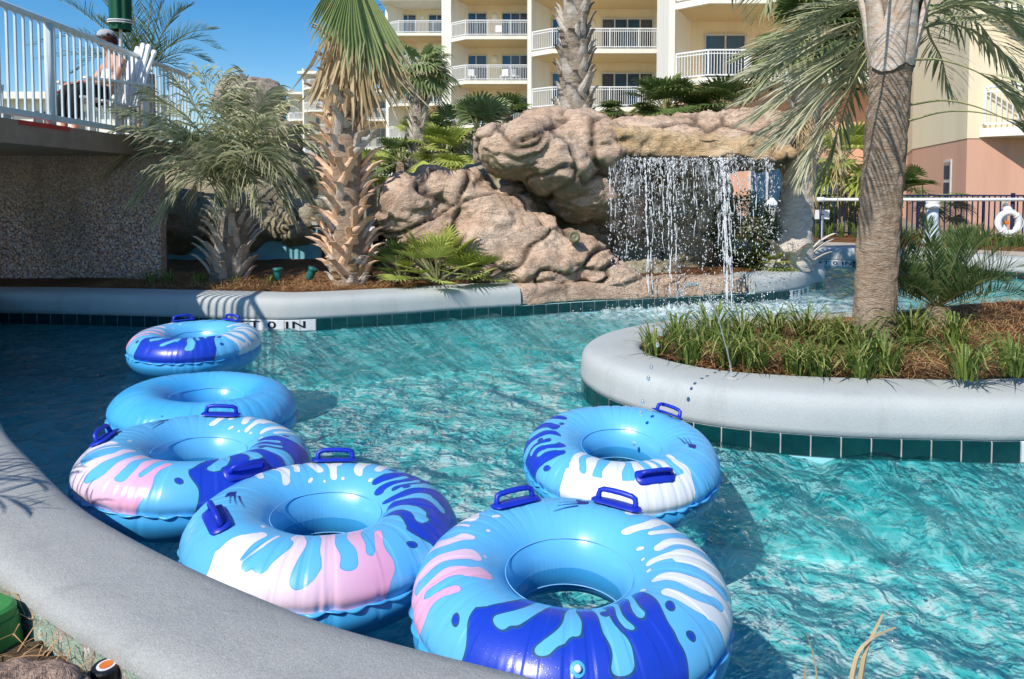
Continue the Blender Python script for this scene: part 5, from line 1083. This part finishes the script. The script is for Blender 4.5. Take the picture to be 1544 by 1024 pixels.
# small white caps at the right rock bed
for px, lab in ((1166, 'small white-capped pipe stub in the mulch right of the waterfall, left one'), (1180, 'small pink-capped pipe stub in the mulch right of the waterfall, right one')):
    c = at(px, 405, 10.1); c.z = .33; T = thing('pipe_stub', lab, 'pipe', tuple(c)); mb = MB(); mb.tube([c, c + UP * .10], .016, 8); mb.build('pipe', M['white_paint'], T); mb = MB(); mb.lathe(c + UP * .10, [(.022, 0), (.022, .02), (.012, .028)], 8); mb.build('cap', M['white_paint'] if px < 1170 else simple('pink_cap', (.7, .35, .3), None, 5, .5, bstr=0), T)
# white lounger glimpsed behind the booted palm
c = at(588, 312, 13.6); c.z = .34; T = thing('lounge_chair', 'white slatted lounge chair glimpsed between the booted palm and the rock', 'chair', tuple(c)); mb = MB()
for k in range(9): mb.box(c + Vector((-.42 + k * .1, 0, .40 + .0 * k)), (.07, .6, .025))
for y in (-.3, .3): mb.bar(c + Vector((-.5, y, .38)), c + Vector((.5, y, .38)), .04)
mb.build('seat', M['white_paint'], T); mb = MB()
for k in range(8): mb.box(c + Vector((.48 + k * .055, 0, .44 + k * .09)), (.03, .6, .07))
for y in (-.3, .3): mb.bar(c + Vector((.45, y, .38)), c + Vector((.92, y, 1.15)), .04)
mb.build('backrest', M['white_paint'], T)
for x in (-.42, .42):
    for y in (-.28, .28): mb = MB(); mb.bar(c + Vector((x, y, 0)), c + Vector((x, y, .38)), .04); mb.build('leg', M['white_paint'], T)
# balcony chairs
def balcony_chair(c, lab, rz=0):
    T = thing('balcony_chair', lab, 'chair', tuple(c), 'white chairs on the hotel balconies'); ca, sa = math.cos(rz), math.sin(rz)
    def w(x, y, z): return Vector(c) + Vector((x * ca - y * sa, x * sa + y * ca, z))
    mb = MB(); mb.box(w(0, 0, .42), (.46, .44, .04), rz); mb.build('seat', M['white_paint'], T); mb = MB(); mb.box(w(0, .22, .70), (.44, .04, .5), rz); mb.build('backrest', M['white_paint'], T)
    for x in (-.2, .2):
        for y in (-.19, .19): mb = MB(); mb.box(w(x, y, .2), (.04, .04, .4), rz); mb.build('leg', M['white_paint'], T)
xw = lambda px, Y: (px - 772) / FPX * Y
for px, Y, z, lab, rz in ((712, 48.9, 8.8, 'white chair at the left end of the balcony above the rock, second hotel wing', .3), (760, 48.9, 8.8, 'white chair in the middle of the balcony above the rock, second hotel wing', -.4), (778, 48.9, 8.8, 'white chair near the right end of the balcony above the rock, second hotel wing', .8), (752, 48.9, 11.83, 'white chair on the upper balcony of the second hotel wing', 0), (1132, 27.9, 5.75, 'left one of three white chairs on the nearest big balcony', .2), (1143, 27.9, 5.75, 'middle one of three white chairs on the nearest big balcony', -.3), (1154, 27.8, 5.75, 'right one of three white chairs on the nearest big balcony', .4)):
    balcony_chair(Vector((xw(px, Y), Y, z)), lab, rz)
# ---- adirondack chair, umbrella and person on the bridge
hip = at(163, 140, 8.95); deck = 2.19
AC = thing('adirondack_chair', 'white slatted armchair on the footbridge holding the seated person', 'chair', (hip.x, hip.y, deck)); fw = Vector((-.55, -.83, 0)).normalized(); sdv = Vector((-fw.y, fw.x, 0)); hb = Vector((hip.x, hip.y, deck))
def ac(f, s, z): return hb + fw * f + sdv * s + UP * z
sh = hip.z - .14 - deck
mb = MB()
for k in range(6): mb.bar(ac(-.2 + k * .12, -.28, sh - .03 + k * .012), ac(-.2 + k * .12, .28, sh - .03 + k * .012), .09, .025)
mb.build('seat', M['white_paint'], AC); mb = MB()
for k in range(5):
    s = (k - 2) * .115; top = .80 - .03 * (k - 2) ** 2; P = [ac(-.24, s, sh - .02), ac(-.36, s * 1.05, sh + .4), ac(-.46, s * 1.15, sh + top)]; mb.bar(P[0], P[1], .10, .022); mb.bar(P[1], P[2], .105, .022)
    q = fw.cross(sdv); disc(mb, P[2], .05, 12, fw, [(.052, -.011), (.052, .011)])
mb.bar(ac(-.40, -.28, sh + .45), ac(-.40, .28, sh + .45), .05, .03)
mb.build('backrest', M['white_paint'], AC)
for s in (-.34, .34):
    mb = MB(); mb.bar(ac(-.38, s, sh + .24), ac(.45, s, sh + .25), .13, .025); mb.build('armrest', M['white_paint'], AC)
    mb = MB(); mb.bar(ac(.38, s, 0), ac(.38, s, sh + .24), .10, .03); mb.build('leg', M['white_paint'], AC)
    mb = MB(); mb.bar(ac(-.30, s, 0), ac(-.30, s, sh + .24), .10, .03); mb.build('leg', M['white_paint'], AC)
def skin(name, J, E, mat, parent, sub=2, root=0):
    me = bpy.data.meshes.new('tmp'); me.from_pydata([tuple(p) for p, r in J], E, []); o = bpy.data.objects.new('tmp', me); COL.objects.link(o)
    sk = o.modifiers.new('s', 'SKIN'); sd = o.modifiers.new('d', 'SUBSURF'); sd.levels = sub; sd.render_levels = sub
    for i, (p, r) in enumerate(J):
        v = me.skin_vertices[0].data[i]; v.radius = (r, r) if not hasattr(r, '__len__') else r; v.use_root = (i == root)
    m2 = bpy.data.meshes.new_from_object(o.evaluated_get(bpy.context.evaluated_depsgraph_get())); bpy.data.objects.remove(o)
    m2.name = name; m2.materials.clear(); m2.materials.append(mat); m2.polygons.foreach_set('use_smooth', [True] * len(m2.polygons)); m2.polygons.foreach_set('material_index', [0] * len(m2.polygons))
    if parent is not None:
        for v in m2.vertices: v.co -= parent.location
    o2 = bpy.data.objects.new(name, m2); COL.objects.link(o2); o2.parent = parent; return o2
PR = thing('person', 'person in grey cap, white top and black trousers seated on the footbridge', 'person', (hip.x, hip.y, deck))
hz = sh + .10
def pb(f, s, z): return ac(f, s, z)
J = [(pb(0, 0, hz), .13), (pb(-.07, 0, hz + .2), .125), (pb(-.10, 0, hz + .40), .14), (pb(-.06, 0, hz + .52), .07), (pb(-.04, 0, hz + .57), .055), (pb(-.01, 0, hz + .66), .085), (pb(.0, 0, hz + .75), .088)]
E = [(0, 1), (1, 2), (2, 3), (3, 4), (4, 5), (5, 6)]
def addj(par, p, r): J.append((p, r)); E.append((par, len(J) - 1)); return len(J) - 1
for s in (1, -1):
    a = addj(2, pb(-.09, s * .17, hz + .43), .065); a = addj(a, pb(-.02, s * .24, hz + .30), .052); a = addj(a, pb(.06, s * .27, hz + .16), .045); a = addj(a, pb(.22, s * .22, hz + .13), .036); w_ = addj(a, pb(.32, s * .16, hz + .12), .028); pm = addj(w_, pb(.38, s * .13, hz + .12), .034)
    for k in range(4): f1 = addj(pm, pb(.43, s * .13 + (k - 1.5) * .020, hz + .115), .0095); addj(f1, pb(.465 - .006 * abs(k - 1.3), s * .13 + (k - 1.5) * .022, hz + .09), .008)
    t1 = addj(w_, pb(.365, s * .13 - s * .045, hz + .12), .011); addj(t1, pb(.40, s * .13 - s * .055, hz + .11), .009)
    b = addj(0, pb(.10, s * .10, hz - .01), .10); b = addj(b, pb(.44, s * .14, hz + .04), .066); b = addj(b, pb(.48, s * .14, hz - .16), .058); b = addj(b, pb(.46, s * .14, hz - .42), .040); b = addj(b, pb(.50, s * .14, hz - .50), .038); addj(b, pb(.62, s * .15, hz - .52), .032)
skin('body', J, E, M['skin'], PR)
# clothing as shells a little proud of the body
tb = [(pb(0, 0, hz + .02), .155), (pb(-.07, 0, hz + .2), .15), (pb(-.10, 0, hz + .38), .16), (pb(-.10, .10, hz + .44), .075), (pb(-.10, -.10, hz + .44), .075)]
skin('tank_top', tb, [(0, 1), (1, 2), (2, 3), (2, 4)], M['cloth_white'], PR)
stp = [(pb(-.02, 0, hz), .150)]; Es = []
for s in (1, -1):
    stp.append((pb(.12, s * .10, hz), .118)); Es.append((0, len(stp) - 1)); stp.append((pb(.44, s * .14, hz + .04), .092)); Es.append((len(stp) - 2, len(stp) - 1)); stp.append((pb(.485, s * .14, hz - .12), .082)); Es.append((len(stp) - 2, len(stp) - 1)); stp.append((pb(.475, s * .14, hz - .36), .070)); Es.append((len(stp) - 2, len(stp) - 1))
tr = skin('trousers', stp, Es, M['cloth_black'], PR)
mb = MB(); mb.tube([pb(.30, -.20, hz + .07), pb(.42, -.235, hz + .06), pb(.50, -.24, hz + .0)], .014, 6); mb.build('red_stripe', M['cloth_red'], tr)
hd = pb(.0, 0, hz + .72); mb = MB()
for k in range(130):
    a = R(0, 2 * PI); z = R(-.09, .04); f = math.cos(a); 
    if f > .55: continue
    p = hd + fw * f * .10 + sdv * math.sin(a) * .10 + UP * z; blob(mb, p, R(.022, .038), 1)
mb.build('hair', M['hair'], PR, smooth=True)
mb = MB(); q = []
for z, r in ((.02, .112), (.05, .112), (.085, .098), (.11, .07), (.122, .03), (.124, .004)): q.append((r, z))
mb.lathe(hd, q, 20); cp = mb.build('cap', M['cap'], PR, smooth=True); mb = MB()
rows = []
for t in np.linspace(0, 1, 4): rows.append([hd + fw * (.09 + .10 * t * math.cos(v * 1.1)) + sdv * .095 * math.sin(v * 1.25) + UP * (.03 - .02 * t) for v in np.linspace(-1, 1, 7)])
mb.grid(rows); mb.build('brim', M['cap'], cp)
mb = MB()   # face
nz = hd + fw * .088 + UP * -.03; mb.tube([nz + UP * .03, nz + fw * .016, nz - UP * .004], [.008, .013, .010], 6); mb.build('nose', M['skin'], PR, smooth=True)
for s in (1, -1): mb = MB(); blob(mb, hd + fw * .08 + sdv * s * .032 + UP * .0, .010, 1, 8); mb.build('eye', M['cloth_white'], PR, smooth=True); mb = MB(); blob(mb, hd + sdv * s * .09 + UP * -.02, .024, 1.3, 8); mb.build('ear', M['skin'], PR, smooth=True)
mb = MB(); mb.tube([hd + fw * .082 + sdv * .025 - UP * .072, hd + fw * .088 - UP * .074, hd + fw * .082 - sdv * .025 - UP * .072], .006, 6); mb.build('mouth', simple('lips', (.5, .2, .16), None, 5, .5, bstr=0), PR)
# folded umbrella
c = at(182, 48, 9.6); c.z = 2.19; UM = thing('folded_umbrella', 'folded dark green patio umbrella tied with white cord behind the person', 'umbrella', tuple(c)); mb = MB(); mb.tube([c, c + UP * 2.9], .022, 8); mb.build('pole', M['alu'], UM, smooth=True)
z0 = at(182, 46, 9.6).z; mb = MB(); rows = []
for k in range(12):
    t = k / 11; r = .125 + .03 * math.sin(t * 3) - .06 * t; rows.append([Vector((c.x, c.y, z0 + t * 1.5)) + Vector((math.cos(a_), math.sin(a_), 0)) * r * (1 + .12 * math.sin(a_ * 8)) for a_ in np.linspace(0, 2 * PI, 49)])
mb.grid(rows); cl = mb.build('canopy', M['green_cloth'], UM, smooth=True)
mb = MB()
for zz in (.10, .13): mb.tube([Vector((c.x, c.y, z0 + zz)) + Vector((math.cos(a_), math.sin(a_), .08 * math.sin(a_))) * .155 for a_ in np.linspace(0, 2 * PI, 25)], .009, 6, cap=False)
mb.build('cord', M['cloth_white'], cl, smooth=True)
# ---- water jet arcing from the wall into the tube
JT = thing('water_jet', 'thin arc of water and falling drops squirting from the island wall towards the wrinkled tube', 'water jet', tuple(onz(1105, 569, .35))); a = onz(1105, 570, .352); e = at(958, 660, 3.75); ap = a.lerp(e, .5); ap.z = .98
def jp(t): return a * (1 - t) ** 2 + (ap * 2 - (a + e) * .5) * 2 * t * (1 - t) + e * t * t
mb = MB(); mb.tube([jp(t) + Vector((R(-.003, .003), 0, R(-.003, .003))) for t in np.linspace(0, .36, 20)], [R(.003, .006) for _ in range(20)], 6); mb.build('stream', M['drop'], JT, smooth=True)
for k, t in enumerate(np.linspace(.40, 1.0, 17)):
    mb = MB(); p = jp(t + R(-.01, .01)); mb.tube([p + UP * .016, p + UP * .009, p, p - UP * .009, p - UP * .015], [.002, R(.006, .009), R(.009, .012), R(.006, .009), .002], 8); mb.build('drop', M['drop'], JT, smooth=True)
mb = MB(); mb.lathe(a - UP * .002, [(.035, 0), (.034, .004), (.012, .005)], 14); mb.build('nozzle', M['alu'], JT)
# ---- foreground: valve box, rock, sprinklers
c = Vector((-1.80, 1.97, .225)); VB = thing('valve_box', 'green plastic irrigation valve box lid at the lower left corner', 'valve box', tuple(c), rot=(0, 0, -.42))
def rrect(w, d, r, n=6):
    P = []
    for cx, cy, a0 in ((w - r, d - r, 0), (-w + r, d - r, PI / 2), (-w + r, -d + r, PI), (w - r, -d + r, 1.5 * PI)):
        for k in range(n + 1): P.append((cx + r * math.cos(a0 + k * PI / 2 / n), cy + r * math.sin(a0 + k * PI / 2 / n)))
    return P
def rr_solid(mb, lv):
    rings = [mb.add([(x, y, z) for x, y in rrect(w, d_, r)]) for w, d_, r, z in lv]; n = 28
    for p, q in zip(rings, rings[1:]):
        for j in range(n): mb.face(p + j, p + (j + 1) % n, q + (j + 1) % n, q + j)
    mb.face(*range(rings[-1], rings[-1] + n))
mb = MB(); rr_solid(mb, [(.31, .21, .05, -.1), (.295, .195, .05, .055), (.285, .185, .05, .062)]); mb.build('body', M['green_plastic'], VB, local=True)
mb = MB(); rr_solid(mb, [(.292, .192, .05, .060), (.292, .192, .05, .084), (.284, .184, .05, .092), (.262, .162, .045, .092), (.258, .158, .045, .086), (.20, .10, .03, .086), (.197, .097, .03, .091)]); ld = mb.build('lid', M['green_plastic'], VB, local=True)
mb = MB(); mb.lathe(Vector((.21, 0, .088)), [(.022, 0), (.022, .004), (.01, .004)], 12); mb.build('bolt', M['black_plastic'], ld, local=True)
NR = thing('boulder', 'rough pinkish-brown garden boulder at the lower left corner', 'rock', (-1.22, 1.62, .2))
k = 1.0; rock('stone', [(Vector((-1.24, 1.64, .24)), (.20, .17, .115), .1, 0), (Vector((-1.40, 1.60, .22)), (.16, .15, .11), -.2, 0), (Vector((-1.10, 1.58, .21)), (.10, .10, .09), 0, 0)], M['rock_near'], NR, .009, 12, .75, .5, scale=3.6)
c = onz(160, 1003, .285); SP = thing('pop_up_sprinkler', 'black pop-up sprinkler with a white and orange cap', 'sprinkler', tuple(c)); c0 = c.copy(); mb = MB(); mb.lathe(c - UP * .09, [(.026, 0), (.026, .055), (.036, .06), (.037, .085), (.034, .09)], 24); mb.build('body', M['black_plastic'], SP, smooth=False)
mb = MB(); mb.lathe(c, [(.023, 0), (.023, .0012), (.015, .0013)], 24); cp = mb.build('cap_ring', M['white_paint'], SP); mb = MB(); mb.lathe(c + UP * .0015, [(.0165, 0), (.0165, .001), (.01, .0012)], 24); og = mb.build('cap_disc', M['orange'], cp)
mb = MB(); mb.tube([c + Vector((.006 * math.cos(a_) - .001, .006 * math.sin(a_), .0032)) for a_ in np.linspace(.6, 5.4, 12)], .0016, 5); mb.bar(c + Vector((.0, 0, .0032)), c + Vector((.006, -.001, .0032)), .0025, .002); mb.build('cap_mark', M['black_plastic'], og)
c = onz(197, 1006, .27); SP = thing('garden_sprinkler', 'small plain black plastic riser right of the orange-capped sprinkler', 'sprinkler', tuple(c)); mb = MB(); mb.lathe(c - UP * .06, [(.017, 0), (.018, .05), (.016, .058), (.008, .062)], 16); mb.build('body', M['black_plastic'], SP, smooth=True); mb = MB(); mb.lathe(c + UP * .002, [(.006, 0), (.005, .006)], 10); mb.build('nozzle', M['black_plastic'], SP)
